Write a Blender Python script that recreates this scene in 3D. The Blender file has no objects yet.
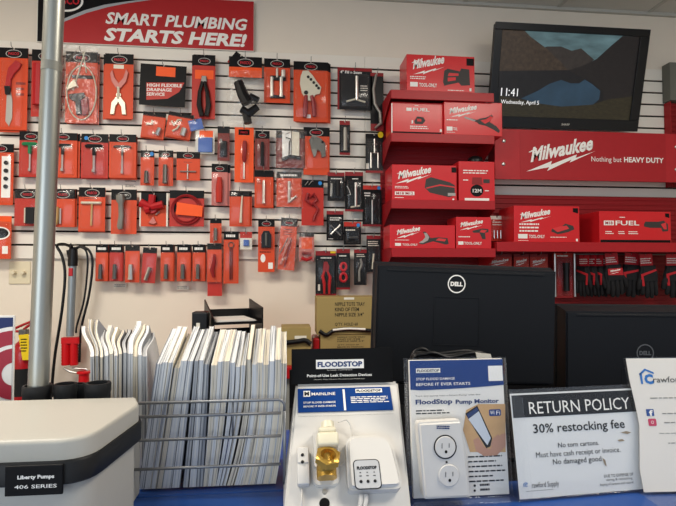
import bpy, bmesh, math, random
from mathutils import Vector, Matrix
random.seed(7)
S = bpy.context.scene
COL = S.collection
R = math.radians
PI = math.pi

# ------------------------------------------------------------------ camera
F = 510.0
CX, CY = 338.0, 253.0
CAM = Vector((0, 0, 1.5))
YAW, PITCH = R(6.0), math.atan(17 / F)
FW = Vector((math.sin(YAW) * math.cos(PITCH), math.cos(YAW) * math.cos(PITCH), math.sin(PITCH)))
RT = Vector((math.cos(YAW), -math.sin(YAW), 0))
UP = RT.cross(FW)
cd = bpy.data.cameras.new('camera')
cam = bpy.data.objects.new('camera', cd)
COL.objects.link(cam)
cam.matrix_world = Matrix(((RT.x, UP.x, -FW.x, CAM.x), (RT.y, UP.y, -FW.y, CAM.y), (RT.z, UP.z, -FW.z, CAM.z), (0, 0, 0, 1)))
cd.sensor_width = 36
cd.lens = F / 676 * 36
cd.clip_start = 0.02
S.camera = cam
D = 2.99                                   # the back wall


def ray(px, py):
    return FW + RT * ((px - CX) / F) + UP * ((CY - py) / F)


def at(px, py, Y):
    r = ray(px, py)
    return CAM + r * (Y / r.y)


def atz(px, py, Z):
    r = ray(px, py)
    return CAM + r * ((Z - CAM.z) / r.z)


# --------------------------------------------------------------- materials
MATS = {}


def lin(c):
    c /= 255.0
    return c / 12.92 if c <= 0.04045 else ((c + 0.055) / 1.055) ** 2.4


def rgb(h):
    h = h.lstrip('#')
    return tuple(lin(int(h[i:i + 2], 16)) for i in (0, 2, 4)) + (1,)


def mat(name, hexc, rough=0.5, metal=0.0, var=0.06, scale=30, bump=0.0, emit=0.0, spec=0.3, stretch=None, coat=0.0):
    if name in MATS:
        return MATS[name]
    m = bpy.data.materials.new(name)
    m.use_nodes = True
    nt = m.node_tree
    b = nt.nodes['Principled BSDF']
    b.inputs['Roughness'].default_value = rough
    b.inputs['Metallic'].default_value = metal
    b.inputs['Specular IOR Level'].default_value = spec
    if coat:
        b.inputs['Coat Weight'].default_value = coat
        b.inputs['Coat Roughness'].default_value = 0.15
    tc = nt.nodes.new('ShaderNodeTexCoord')
    mp = nt.nodes.new('ShaderNodeMapping')
    if stretch:
        mp.inputs['Scale'].default_value = stretch
    nz = nt.nodes.new('ShaderNodeTexNoise')
    nz.inputs['Scale'].default_value = scale
    nz.inputs['Detail'].default_value = 3
    nt.links.new(tc.outputs['Object'], mp.inputs['Vector'])
    nt.links.new(mp.outputs['Vector'], nz.inputs['Vector'])
    c = rgb(hexc)
    mx = nt.nodes.new('ShaderNodeMix')
    mx.data_type = 'RGBA'
    mx.inputs[6].default_value = tuple(max(0, v * (1 - var)) for v in c[:3]) + (1,)
    mx.inputs[7].default_value = tuple(min(1, v * (1 + var)) for v in c[:3]) + (1,)
    nt.links.new(nz.outputs['Fac'], mx.inputs[0])
    nt.links.new(mx.outputs[2], b.inputs['Base Color'])
    if bump:
        bp = nt.nodes.new('ShaderNodeBump')
        bp.inputs['Strength'].default_value = bump
        bp.inputs['Distance'].default_value = 0.002
        nt.links.new(nz.outputs['Fac'], bp.inputs['Height'])
        nt.links.new(bp.outputs['Normal'], b.inputs['Normal'])
    if emit:
        b.inputs['Emission Strength'].default_value = emit
        nt.links.new(mx.outputs[2], b.inputs['Emission Color'])
    MATS[name] = m
    return m


def clear(name, tint='ffffff', gloss=0.10, rough=0.12, body=0.04):
    """clear plastic film: mostly see-through, glossy at the surface, a little milky"""
    if name in MATS:
        return MATS[name]
    m = bpy.data.materials.new(name)
    m.use_nodes = True
    nt = m.node_tree
    nt.nodes.clear()
    out = nt.nodes.new('ShaderNodeOutputMaterial')
    tr = nt.nodes.new('ShaderNodeBsdfTransparent')
    tr.inputs[0].default_value = rgb(tint)
    gl = nt.nodes.new('ShaderNodeBsdfGlossy')
    gl.inputs['Roughness'].default_value = rough
    df = nt.nodes.new('ShaderNodeBsdfDiffuse')
    df.inputs[0].default_value = (.8, .8, .8, 1)
    lw = nt.nodes.new('ShaderNodeLayerWeight')
    lw.inputs[0].default_value = 0.25
    mr = nt.nodes.new('ShaderNodeMapRange')
    mr.inputs['To Min'].default_value = gloss * 0.4
    mr.inputs['To Max'].default_value = min(0.7, gloss * 4)
    tc = nt.nodes.new('ShaderNodeTexCoord')
    nz = nt.nodes.new('ShaderNodeTexNoise')
    nz.inputs['Scale'].default_value = 35
    bp = nt.nodes.new('ShaderNodeBump')
    bp.inputs['Strength'].default_value = 0.35
    bp.inputs['Distance'].default_value = 0.003
    nt.links.new(tc.outputs['Object'], nz.inputs['Vector'])
    nt.links.new(nz.outputs['Fac'], bp.inputs['Height'])
    if 'crinkle' in name:
        bp.inputs['Strength'].default_value = 1.0
        bp.inputs['Distance'].default_value = 0.012
    if 'acrylic' not in name:
        nt.links.new(bp.outputs['Normal'], gl.inputs['Normal'])
    nt.links.new(lw.outputs['Fresnel'], mr.inputs['Value'])
    m1 = nt.nodes.new('ShaderNodeMixShader')
    m1.inputs[0].default_value = body
    nt.links.new(tr.outputs[0], m1.inputs[1])
    nt.links.new(df.outputs[0], m1.inputs[2])
    m2 = nt.nodes.new('ShaderNodeMixShader')
    nt.links.new(mr.outputs[0], m2.inputs[0])
    nt.links.new(m1.outputs[0], m2.inputs[1])
    nt.links.new(gl.outputs[0], m2.inputs[2])
    nt.links.new(m2.outputs[0], out.inputs[0])
    MATS[name] = m
    return m


M = dict(
    orange=mat('orange_card', 'd4471d', .5, var=.08), orangeb=mat('bright_orange_card', 'ee5212', .45),
    cred=mat('red_card', 'bb2c1e', .45, var=.1), label=mat('orange_label', 'f85a18', .5),
    black=mat('black_card', '0d0d0f', .5, spec=.15), dgrey=mat('dark_grey_card', '222224', .5, spec=.15),
    plastic=mat('black_plastic', '0f0f11', .38), steel=mat('bright_steel', 'c9c7c2', .28, .9), dsteel=mat('dark_steel', '6d6c6a', .35, .85),
    grey=mat('grey_cast_metal', '8d8b84', .45, .5), gold=mat('brass_yellow', 'c7a468', .4, .4), green=mat('green_plastic', '1f7a4c', .4),
    blue=mat('blue_plastic', '3f63ad', .4), bdot=mat('blue_dot', '2a86d0', .5), white=mat('white_print', 'f2efe8', .5),
    cream=mat('cream_paper', 'e8e0cc', .5), red=mat('red_plastic', 'b31f24', .35), redd=mat('dark_red_plastic', '8c1c20', .4),
    pink=mat('pinkish_film', 'c9746a', .35), mred=mat('tool_red_print', 'c4202c', .4), yellow=mat('yellow_tag', 'e8c81c', .5),
    brown=mat('reddish_brown_card', '7c2f28', .45), bone=mat('bone_white_metal', 'dcd6c0', .35, .2),
    lbl=mat('price_label_white', 'e2ddd0', .6),
)
BLISTER = clear('clear_blister_plastic', gloss=.05, body=.008)
BAG = clear('clear_crinkle_bag', gloss=.14, body=.04, rough=.2)
ACRYL = clear('clear_acrylic', gloss=.045, body=.004, rough=.03)
HOOKM = mat('zinc_wire', '8d8d8a', .35, .8)

# --------------------------------------------------------------- mesh tools


def box(bm, x0, y0, z0, x1, y1, z1, bev=0.0, seg=2, mi=0):
    r = bmesh.ops.create_cube(bm, size=1)
    vs = r['verts']
    for v in vs:
        v.co = Vector((x0 + (v.co.x + .5) * (x1 - x0), y0 + (v.co.y + .5) * (y1 - y0), z0 + (v.co.z + .5) * (z1 - z0)))
    fs = {f for v in vs for f in v.link_faces}
    for f in fs:
        f.material_index = mi
    if bev:
        es = {e for v in vs for e in v.link_edges}
        bmesh.ops.bevel(bm, geom=list(es), offset=bev, segments=seg, affect='EDGES', profile=.5)
    return vs


def prism(bm, pts, y0, y1, mi=0, bev=0.0, seg=2):
    """outline in x,z extruded from y0 (front) to y1 (back)"""
    a = [bm.verts.new((p[0], y0, p[1])) for p in pts]
    f = bm.faces.new(a)
    r = bmesh.ops.extrude_face_region(bm, geom=[f])
    vs = [g for g in r['geom'] if isinstance(g, bmesh.types.BMVert)]
    for v in vs:
        v.co.y = y1
    for g in {q for v in a + vs for q in v.link_faces}:
        g.material_index = mi
    if bev:
        es = list({e for e in f.edges})
        bmesh.ops.bevel(bm, geom=es, offset=bev, segments=seg, affect='EDGES')


def prismz(bm, pts, z0, z1, bev=0.0, seg=3, mi=0):
    a = [bm.verts.new((p[0], p[1], z1)) for p in pts]
    f = bm.faces.new(a)
    r = bmesh.ops.extrude_face_region(bm, geom=[f])
    for g in r['geom']:
        if isinstance(g, bmesh.types.BMVert):
            g.co.z = z0
    if bev:
        bmesh.ops.bevel(bm, geom=list(f.edges), offset=bev, segments=seg, affect='EDGES')


def flat(bm, pts, y, mi=0):
    f = bm.faces.new([bm.verts.new((p[0], y, p[1])) for p in pts])
    f.material_index = mi
    f.normal_update()
    if f.normal.y > 0:
        f.normal_flip()
    return f


def rr(x0, z0, x1, z1, r, n=4):
    r = min(r, abs(x1 - x0) * .499, abs(z1 - z0) * .499)
    out = []
    for cx, cz, a0 in ((x1 - r, z1 - r, 0), (x0 + r, z1 - r, 90), (x0 + r, z0 + r, 180), (x1 - r, z0 + r, 270)):
        for i in range(n + 1):
            a = R(a0 + 90 * i / n)
            out.append((cx + r * math.cos(a), cz + r * math.sin(a)))
    return out


def ell(cx, cz, rx, rz, n=20):
    return [(cx + rx * math.cos(2 * PI * i / n), cz + rz * math.sin(2 * PI * i / n)) for i in range(n)]


def tube(bm, pts, r, n=8, closed=False, mi=0, cap=True):
    pts = [Vector(p) for p in pts]
    rs = r if isinstance(r, (list, tuple)) else [r] * len(pts)
    rings = []
    k = len(pts)
    nrm = None
    for i, p in enumerate(pts):
        if closed:
            t = (pts[(i + 1) % k] - pts[i - 1])
        else:
            t = pts[min(i + 1, k - 1)] - pts[max(i - 1, 0)]
        if t.length < 1e-9:
            t = Vector((0, 0, 1))
        t.normalize()
        if nrm is None:
            nrm = Vector((0, 1, 0)) if abs(t.y) < .9 else Vector((1, 0, 0))
        nrm = (nrm - t * nrm.dot(t))
        if nrm.length < 1e-6:
            nrm = t.orthogonal()
        nrm.normalize()
        b = t.cross(nrm)
        rings.append([bm.verts.new(p + (nrm * math.cos(2 * PI * j / n) + b * math.sin(2 * PI * j / n)) * rs[i]) for j in range(n)])
    for i in range(k if closed else k - 1):
        A, B = rings[i], rings[(i + 1) % k]
        for j in range(n):
            f = bm.faces.new((A[j], A[(j + 1) % n], B[(j + 1) % n], B[j]))
            f.smooth = True
            f.material_index = mi
    if cap and not closed:
        bm.faces.new(rings[0][::-1]).material_index = mi
        bm.faces.new(rings[-1]).material_index = mi


def lathe(bm, prof, c=(0, 0, 0), axis='z', n=24, mi=0, closed=False):
    """profile (radius, height) turned round an axis through c"""
    c = Vector(c)
    rings = []
    for r, h in prof:
        ring = []
        for j in range(n):
            a = 2 * PI * j / n
            x, y = r * math.cos(a), r * math.sin(a)
            v = Vector((x, y, h)) if axis == 'z' else (Vector((x, -h, y)) if axis == 'y' else Vector((h, x, y)))
            ring.append(bm.verts.new(c + v))
        rings.append(ring)
    k = len(rings)
    for i in range(k if closed else k - 1):
        A, B = rings[i], rings[(i + 1) % k]
        for j in range(n):
            f = bm.faces.new((A[j], A[(j + 1) % n], B[(j + 1) % n], B[j]))
            f.material_index = mi
            f.smooth = True
    if not closed:
        for ring in (rings[0], rings[-1]):
            if (ring[0].co - ring[n // 2].co).length > 1e-6:
                bm.faces.new(ring).material_index = mi
    return rings


def curve_pts(pts, n=6):
    """Catmull-Rom through the points"""
    P = [Vector(p) for p in pts]
    P = [P[0] * 2 - P[1]] + P + [P[-1] * 2 - P[-2]]
    out = []
    for i in range(1, len(P) - 2):
        for j in range(n):
            t = j / n
            a, b, c, d = P[i - 1:i + 3]
            out.append(.5 * ((2 * b) + (c - a) * t + (2 * a - 5 * b + 4 * c - d) * t * t + (3 * b - a - 3 * c + d) * t ** 3))
    out.append(P[-2])
    return out


def obj(name, bm, m, parent=None, smooth=None, loc=None):
    bmesh.ops.recalc_face_normals(bm, faces=[f for f in bm.faces])
    me = bpy.data.meshes.new(name)
    bm.to_mesh(me)
    bm.free()
    for q in (m if isinstance(m, (list, tuple)) else [m]):
        me.materials.append(q)
    if smooth:
        for p in me.polygons:
            p.use_smooth = True
        me.set_sharp_from_angle(angle=R(smooth))
    o = bpy.data.objects.new(name, me)
    COL.objects.link(o)
    if parent:
        o.parent = parent
    if loc:
        o.location = loc
    return o


def B():
    return bmesh.new()


def tag(o, label, cat, group=None):
    o['label'] = label
    o['category'] = cat
    if group:
        o['group'] = group
    return o


def struct(o):
    o['kind'] = 'structure'
    return o


class Fr:
    """a leaning, turned frame standing in the room: x right, z up the face, -y out of the face"""

    def __init__(s, O, lean=0, yaw=0, roll=0):
        s.O = Vector(O)
        s.M = Matrix.Rotation(R(yaw), 3, 'Z') @ Matrix.Rotation(R(-lean), 3, 'X') @ Matrix.Rotation(R(roll), 3, 'Y')

    def uv(s, px, py, out=0.0):
        n = s.M @ Vector((0, 1, 0))
        o = s.O - n * out
        r = ray(px, py)
        p = CAM + r * ((o - CAM).dot(n) / r.dot(n))
        q = s.M.transposed() @ (p - s.O)
        return q.x, q.z

    def root(s, name, label, cat, group=None):
        o = bpy.data.objects.new(name, None)
        o.empty_display_size = .03
        COL.objects.link(o)
        o.matrix_world = Matrix.Translation(s.O) @ s.M.to_4x4()
        return tag(o, label, cat, group)


def empty(name, loc, label, cat, group=None):
    return Fr(loc).root(name, label, cat, group)


TXT = {}


def raw_text(s, shear=0.0, bold=0.0, space=1.0):
    k = (s, shear, bold, space)
    if k in TXT:
        return TXT[k]
    cu = bpy.data.curves.new('t', 'FONT')
    cu.body = s
    cu.shear = shear
    cu.offset = bold
    cu.space_character = space
    cu.resolution_u = 2
    o = bpy.data.objects.new('t', cu)
    COL.objects.link(o)
    dg = bpy.context.evaluated_depsgraph_get()
    me = bpy.data.meshes.new_from_object(o.evaluated_get(dg))
    vs = [v.co.copy() for v in me.vertices]
    fs = [list(p.vertices) for p in me.polygons]
    bpy.data.objects.remove(o)
    bpy.data.curves.remove(cu)
    bpy.data.meshes.remove(me)
    x0, x1 = min(v.x for v in vs), max(v.x for v in vs)
    y0, y1 = min(v.y for v in vs), max(v.y for v in vs)
    TXT[k] = ([((v.x - x0) / (x1 - x0), (v.y - y0) / (y1 - y0)) for v in vs], fs)
    return TXT[k]


def put_text(bm, s, x0, z0, x1, z1, y, slope=0.0, shear=0.0, bold=0.0, mi=0, space=1.0):
    vs, fs = raw_text(s, shear, bold, space)
    bv = [bm.verts.new((x0 + u * (x1 - x0), y, z0 + v * (z1 - z0) + slope * u * (x1 - x0))) for u, v in vs]
    for f in fs:
        try:
            g = bm.faces.new([bv[i] for i in f])
            g.material_index = mi
        except ValueError:
            pass


def text(parent, s, x0, z0, x1, z1, y, m, name='lettering', **k):
    bm = B()
    put_text(bm, s, x0, z0, x1, z1, y, **k)
    for f in bm.faces:
        f.normal_update()
        if f.normal.y > 0:
            f.normal_flip()
    me = bpy.data.meshes.new(name)
    bm.to_mesh(me)
    bm.free()
    me.materials.append(m)
    o = bpy.data.objects.new(name, me)
    COL.objects.link(o)
    o.parent = parent
    return o


def tri_logo(parent, fr_pts, y, m, name='emblem'):
    bm = B()
    for p in fr_pts:
        flat(bm, p, y)
    return obj(name, bm, m, parent)


def lines(bm, x0, z0, x1, z1, n, y, fill=.45, rag=.25, rnd=None):
    """rows of print too small to read"""
    rnd = rnd or random
    h = (z1 - z0) / n
    for i in range(n):
        xe = x1 - (x1 - x0) * rag * rnd.random()
        zz = z1 - h * (i + .5)
        x = x0
        while x < xe:
            w = (x1 - x0) * (.06 + .12 * rnd.random())
            flat(bm, [(x, zz - h * fill / 2), (min(x + w, xe), zz - h * fill / 2), (min(x + w, xe), zz + h * fill / 2), (x, zz + h * fill / 2)], y)
            x += w + (x1 - x0) * .025


def rect(x0, z0, x1, z1):
    return [(x0, z0), (x1, z0), (x1, z1), (x0, z1)]
# ------------------------------------------------------------ the setting
WALLM = mat('painted_wall', 'e9decd', .75, var=.03, scale=6, bump=.05)
SLATM = mat('slatwall_melamine', 'ebe5d8', .5, var=.02, scale=8)
MDF = mat('slat_groove', '1f1a16', .95, spec=.1)
CEILM = mat('ceiling_tile', 'cfcdc4', .9, var=.07, scale=160, bump=.3)
TBAR = mat('ceiling_tee', 'b9b7ae', .5)
FLOORM = mat('floor_vinyl', '8b857b', .5, var=.1, scale=5)
WY = D + .02
CZ = at(413, 0, WY).z
XL, XR, YF = -3.2, 4.4, -3.2
for nm, (a, b_), m in (('wall_back', ((XL, WY, 0), (XR, WY + .1, CZ)), WALLM), ('wall_left', ((XL - .1, YF, 0), (XL, WY + .1, CZ)), WALLM),
                       ('wall_right', ((XR, YF, 0), (XR + .1, WY + .1, CZ)), WALLM), ('floor', ((XL - .1, YF, -.1), (XR + .1, WY + .1, 0)), FLOORM),
                       ('ceiling', ((XL - .1, YF, CZ), (XR + .1, WY + .1, CZ + .08)), CEILM)):
    bm = B()
    box(bm, *a, *b_)
    struct(obj(nm, bm, m))
bm = B()
tx = at(557, 8, WY).x
k = -8
while tx + k * .61 < XR:
    if tx + k * .61 > XL:
        box(bm, tx + k * .61 - .012, YF, CZ - .006, tx + k * .61 + .012, WY, CZ - .0001)
    k += 1
for j in range(10):
    y = WY - .28 - j * .61
    box(bm, XL, y - .012, CZ - .0055, XR, y + .012, CZ - .0002)
box(bm, XL, WY - .022, CZ - .02, XR, WY - .0001, CZ - .0003)
struct(obj('trim_1', bm, TBAR))

# slatwall: two eight-foot panels, sixteen slats each
z0 = at(13, 258.5, D).z
PITCHZ = .0762
xs = at(365, 120, D).x
for n, (a, b_) in enumerate(((xs - 2.44, xs), (xs, xs + 2.44))):
    bm = B()
    box(bm, a + .0006, D + .010, z0, b_ - .0006, D + .0195, z0 + 16 * PITCHZ, mi=1)
    for i in range(16):
        box(bm, a + .0006, D, z0 + i * PITCHZ + (.0052 if i else 0), b_ - .0006, D + .0105, z0 + (i + 1) * PITCHZ - (.0052 if i < 15 else 0), bev=.0012, seg=1)
    struct(obj('slatwall_panel', bm, [SLATM, MDF]))

# counters
CT = 1.10
BLUEM = mat('blue_counter_top', '1b4183', .35, var=.05, scale=60)
BLK = mat('black_laminate', '0e0f12', .8, spec=.12)
GREYM = mat('grey_laminate', '8f908e', .5)
t = empty('service_counter', (0, .72, 0), 'service counter with a blue laminate top along the bottom of the picture', 'counter')
bm = B()
box(bm, -2.2, -.22, CT - .04, 2.2, .225, CT, bev=.004)
obj('worktop', bm, BLUEM, t)
bm = B()
box(bm, -2.15, -.16, 0, 2.15, .22, CT - .0405)
obj('base_panel', bm, BLK, t)
t = empty('desk', (1.11, 1.48, 0), 'black desk behind the counter carrying the two monitors', 'desk')
bm = B()
box(bm, -1.09, -.42, .955, 1.09, .42, .995, bev=.004)
obj('desk_top', bm, BLK, t)
bm = B()
box(bm, -1.08, -.38, 0, 1.08, .38, .9545)
obj('base_panel', bm, BLK, t)
bm = B()
box(bm, -1.09, .4205, 0, 1.09, .44, 1.13, bev=.002)
obj('added_rear_panel', bm, BLK, t)  # added black panel: hides the lit wall so the gap stays dark

# back worktop with red edge
WT = at(345, 366, 2.42).z
xa, xb = at(150, 370, 2.42).x, at(450, 370, 2.42).x
t = empty('work_bench', (xa, 2.7, 0), 'red edged grey work bench against the back wall behind the flood display', 'work bench')
bm = B()
box(bm, 0, -.28, WT - .055, xb - xa, .285, WT, bev=.003)
obj('bench_top', bm, mat('red_bench_edge', 'b0161c', .4), t)
bm = B()
box(bm, .02, -.25, 0, xb - xa - .02, .28, WT - .0555)
obj('bench_cabinet', bm, GREYM, t)

# ------------------------------------------------------- big plumbing sign
SRED = mat('sign_red', 'b32629', .4, var=.03)
fr = Fr(at(146, 46, D - .005))
t = fr.root('wall_sign', 'large red sign with white SMART PLUMBING STARTS HERE lettering above the slatwall', 'sign')
uv = fr.uv
x0 = uv(37.5, 30)[0]
x1, zr = uv(254, 52)
zt = uv(254, 2)[1]
bm = B()
box(bm, x0, -.008, zr, x1, 0, zt + .0, bev=.0008, seg=1)
obj('board', bm, [mat('sign_edge_white', 'e8e4da', .5)], t)
bm = B()
flat(bm, rect(x0 + .004, zr + .003, x1 - .002, zt - .002), -.0085)
obj('red_field', bm, SRED, t)
arc = [uv(*p) for p in ((44, 36), (52, 28), (62, 20.5), (85, 11), (105, 5.5), (125, 2.5), (150, -.5), (175, -3))]
arc2 = [uv(*p) for p in ((46, 37), (55, 29.5), (66, 22), (88, 13.5), (108, 8), (128, 4), (152, .6), (176, -2.4))]
bm = B()
flat(bm, [(x0 + .004, zr + .003), (arc[0][0], zr + .003)] + arc + [(arc[-1][0], zt - .002), (x0 + .004, zt - .002)], -.0088)
obj('black_corner', bm, M['black'], t)
bm = B()
flat(bm, arc + arc2[::-1], -.0090)
obj('grey_swoosh', bm, mat('sign_grey', 'a9adb0', .5), t)
cx, cz = uv(66, 1.5)
rx = abs(uv(84, 1.5)[0] - cx)
rz = abs(uv(66, 12.5)[1] - cz)
bm = B()
flat(bm, ell(cx, cz, rx, rz, 40), -.0092)
flat(bm, ell(cx, cz, rx * .88, rz * .82, 40), -.0094, 1)
put_text(bm, 'PASCO', cx - rx * .7, cz - rz * .33, cx + rx * .78, cz + rz * .35, -.0096, bold=.03, mi=2)
obj('oval_logo', bm, [M['white'], M['black'], M['mred']], t)
a, b_, c = uv(106, 24.6), uv(247.5, 31.2), uv(106, 12.6)
text(t, 'SMART PLUMBING', a[0], a[1], b_[0], c[1], -.0095, M['white'], shear=.2, bold=.03)
a, b_, c = uv(104.5, 41.6), uv(247, 49), uv(104.5, 28)
text(t, 'STARTS HERE!', a[0], a[1], b_[0], c[1], -.0095, M['white'], shear=.2, bold=.04)

# ------------------------------------------------------------- television
fr = Fr(at(566, 129.5, D - .10), lean=-13)
t = fr.root('television', 'flat television showing a lake picture, mounted above the red header sign', 'television')
uv = fr.uv
TL, TR_, BL, BR = uv(492, 21), uv(647, 30.5), uv(490, 128), uv(639, 131)
xl, xr = (TL[0] + BL[0]) / 2, (TR_[0] + BR[0]) / 2
zb, zt = (BL[1] + BR[1]) / 2, (TL[1] + TR_[1]) / 2
TVB = mat('tv_black', '17181a', .3)
bm = B()
s0, s1, s2 = uv(502, 29.5), uv(639.5, 37), uv(502, 114)
sx0, sx1, sz1, sz0 = s0[0], s1[0], (s0[1] + s1[1]) / 2, s2[1] - .012
for q in ((xl, zb, xr, sz0), (xl, sz1, xr, zt), (xl, sz0, sx0, sz1), (sx1, sz0, xr, sz1)):
    box(bm, q[0], -.012, q[1], q[2], .0, q[3], bev=.0025, seg=2)
obj('bezel', bm, TVB, t)
bm = B()
box(bm, xl + .004, .0003, zb + .004, xr - .004, .035, zt - .004, bev=.006)
box(bm, xl + .15, .0352, zb + .12, xr - .15, .055, zt - .1, bev=.006)
obj('rear_housing', bm, TVB, t)


def pic(name, hexc, var, sc, e=.42, st=None):
    m = mat(name, hexc, .35, var=var, scale=sc, emit=e * 1.9, stretch=st, spec=.25)
    b = m.node_tree.nodes['Principled BSDF'].inputs['Base Color']      # a dark panel: the picture is its own light
    m.node_tree.links.remove(b.links[0])
    b.default_value = (.012, .012, .013, 1)
    return m


def z2(x, y):
    return uv(490 + x / 4.225, 20 + y / 4.225)


lay = [
    (pic('screen_sky', '4d6468', .8, 7, .5, (1, 1, 3.5)), [(38, 30), (642, 60), (642, 300), (38, 300)]),
    (pic('screen_far_ridge', '332d29', .5, 40), [(205, 130), (240, 112), (300, 112), (345, 130), (385, 120), (410, 142), (440, 168), (400, 195), (325, 220), (290, 190)]),
    (pic('screen_left_ridge', '3d3126', .85, 45), [(38, 30), (148, 36), (170, 70), (240, 122), (300, 178), (328, 212), (325, 235), (38, 235)]),
    (pic('screen_dark_water', '171617', .5, 30), [(38, 215), (330, 212), (440, 205), (600, 200), (600, 380), (38, 380)]),
    (pic('screen_right_ridge', '1e1a19', .5, 40), [(642, 65), (560, 68), (510, 110), (450, 165), (400, 190), (330, 213), (430, 262), (480, 300), (470, 440), (642, 440)]),
    (pic('screen_lake', '2a4254', .45, 10), [(130, 332), (200, 300), (250, 270), (300, 253), (340, 268), (375, 268), (400, 252), (432, 272), (465, 300), (460, 335), (430, 362), (300, 372), (200, 352)]),
    (pic('screen_shore', '2a2516', .9, 40, .5, (1, 1, 3)), [(38, 318), (130, 336), (200, 352), (300, 366), (430, 358), (500, 335), (642, 325), (642, 450), (38, 430)]),
]
bm = B()
for i, (m, pts) in enumerate(lay):
    q = [z2(*p) for p in pts]
    q = [(min(max(x, sx0), sx1), min(max(z, sz0), sz1)) for x, z in q]
    flat(bm, q, -.0005 - i * .0004, i)
obj('screen', bm, [m for m, _ in lay], t)
TXW = mat('screen_white', 'd8d8d8', .4, emit=.9)
a, b_ = z2(44, 320), z2(118, 290)
cw = b_[0] - a[0]
text(t, '11', a[0], a[1], a[0] + cw * .36, b_[1], -.0042, TXW)
text(t, ':', a[0] + cw * .45, a[1], a[0] + cw * .51, b_[1] - .008, -.0042, TXW)
text(t, '41', a[0] + cw * .58, a[1], b_[0], b_[1], -.0042, TXW)
a, b_ = z2(44, 358), z2(206, 345)
text(t, 'Wednesday, April 5', a[0], a[1], b_[0], b_[1] + .004, -.0042, TXW)
a, b_ = z2(297, 446), z2(332, 438)
text(t, 'SHARP', a[0], a[1], b_[0], b_[1], -.0128, M['lbl'], 'maker_lettering')
bm = B()
p = fr.M @ Vector(((xl + xr) / 2, .056, (zb + zt) / 2)) + fr.O
box(bm, p.x - .12, p.y + .012, p.z - .12, p.x + .12, D - .001, p.z + .10, bev=.004)
tag(obj('wall_bracket', bm, TVB), 'black wall bracket behind the television', 'bracket')

# --------------------------------------------------- red steel tool displays
RST = mat('red_powder_coat', '9e161e', .42, var=.05)
RSTB = mat('red_pegboard', '861219', .5, var=.06)
YS = D - .28


def grid_panel(x0, z0, x1, z1, y):
    """pressed steel back panel with rows of ribs"""
    bm = B()
    box(bm, x0, y, z0, x1, y + .012, z1)
    n = int((z1 - z0) / .030)
    for i in range(n):
        zz = z0 + (i + .5) * (z1 - z0) / n
        box(bm, x0, y - .005, zz - .009, x1, y + .001, zz + .009, bev=.003, seg=1)
    return bm


def shelf(parent, x0, x1, zt, yb, lip=.045, name='shelf', brk=.15, right=True):
    bm = B()
    box(bm, x0, YS - yb, zt - .008, x1, D - .03 - yb, zt)
    sh = obj(name, bm, RST, parent)
    bm = B()
    box(bm, x0, YS - .008 - yb, zt - lip, x1, YS - .0002 - yb, zt + .004, bev=.0015, seg=1)
    obj('lip', bm, mat('red_shelf_lip', 'a81b22', .38), sh)
    for xx in (x0 - .0035, x1 + .0005)[:2 if right else 1]:
        bm = B()
        a = [bm.verts.new((xx, y, z)) for y, z in ((YS - yb, zt + .004), (YS - yb, zt - lip), (D - .03 - yb, zt - lip - brk), (D - .03 - yb, zt + .004))]
        f = bm.faces.new(a)
        r = bmesh.ops.extrude_face_region(bm, geom=[f])
        for g in r['geom']:
            if isinstance(g, bmesh.types.BMVert):
                g.co.x += .003
        obj('bracket', bm, RST, sh)
    return sh


xl, xr = at(391, 150, YS).x, at(494, 150, YS).x
base = Vector((xl, D, 0))
t = empty('display_rack', base, 'tall red steel display rack with four shelves left of the television', 'rack')
zs = [at(440, y, YS).z for y in (92.5, 135, 201, 249)]
bz = at(440, 262, YS).z - .05
bm = grid_panel(xl - .01 - xl, bz, xr - xl + .01, zs[0] + .01, -.028)
obj('back_panel', bm, RSTB, t)
LOC = t.location


def shift(o, v):
    o.location = -v
    return o


for zt in zs:
    s_ = shelf(t, xl, xr, zt, 0, brk=.10, right=zt != zs[0])
    s_.location = -base
SH1, SH2, SH3, SH4 = zs

# wide rack on the right
xl2, xr2 = at(496.5, 245, YS).x, at(760, 245, YS).x
z5 = at(585, 243, YS).z
base2 = Vector((xl2, D, 0))
t2 = empty('display_rack', base2, 'wide red steel display rack below the red header sign', 'rack')
ztop, zbot = at(580, 196, D - .03).z, at(580, 300, D - .03).z - .12
obj('back_panel', grid_panel(.03, zbot, xr2 - xl2, ztop, -.028), RSTB, t2)
shelf(t2, xl2, xr2, z5, 0, lip=.05, brk=.05).location = -base2

# header sign
fr = Fr(at(585, 156, D - .16))
t = fr.root('header_sign', 'long red header sign with white slanted script and NOTHING BUT HEAVY DUTY', 'sign')
uv = fr.uv
a, b_ = uv(505, 129.5), uv(505, 179.5)
hx0, hx1 = uv(494, 150)[0], uv(722, 150)[0]
bm = B()
box(bm, hx0, -.012, b_[1], hx1, 0, a[1], bev=.001, seg=1)
obj('board', bm, mat('header_red', 'b3282e', .45), t)
e0, e1 = uv(519, 150)[0], uv(664, 150)[0]
bm = B()
box(bm, e0, -.0135, b_[1] + .002, e1, -.0122, a[1] - .002)
obj('face_panel', bm, mat('header_red_face', 'a9242a', .42), t)


def bolt_pts(x0, z0, x1, z1):
    P = ((0, 0), (.37, .50), (.35, .33), (.73, .82), (.71, .66), (1, 1), (.62, .44), (.65, .58), (.30, .05), (.33, .22))
    return [(x0 + u * (x1 - x0), z0 + v * (z1 - z0)) for u, v in P]


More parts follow.
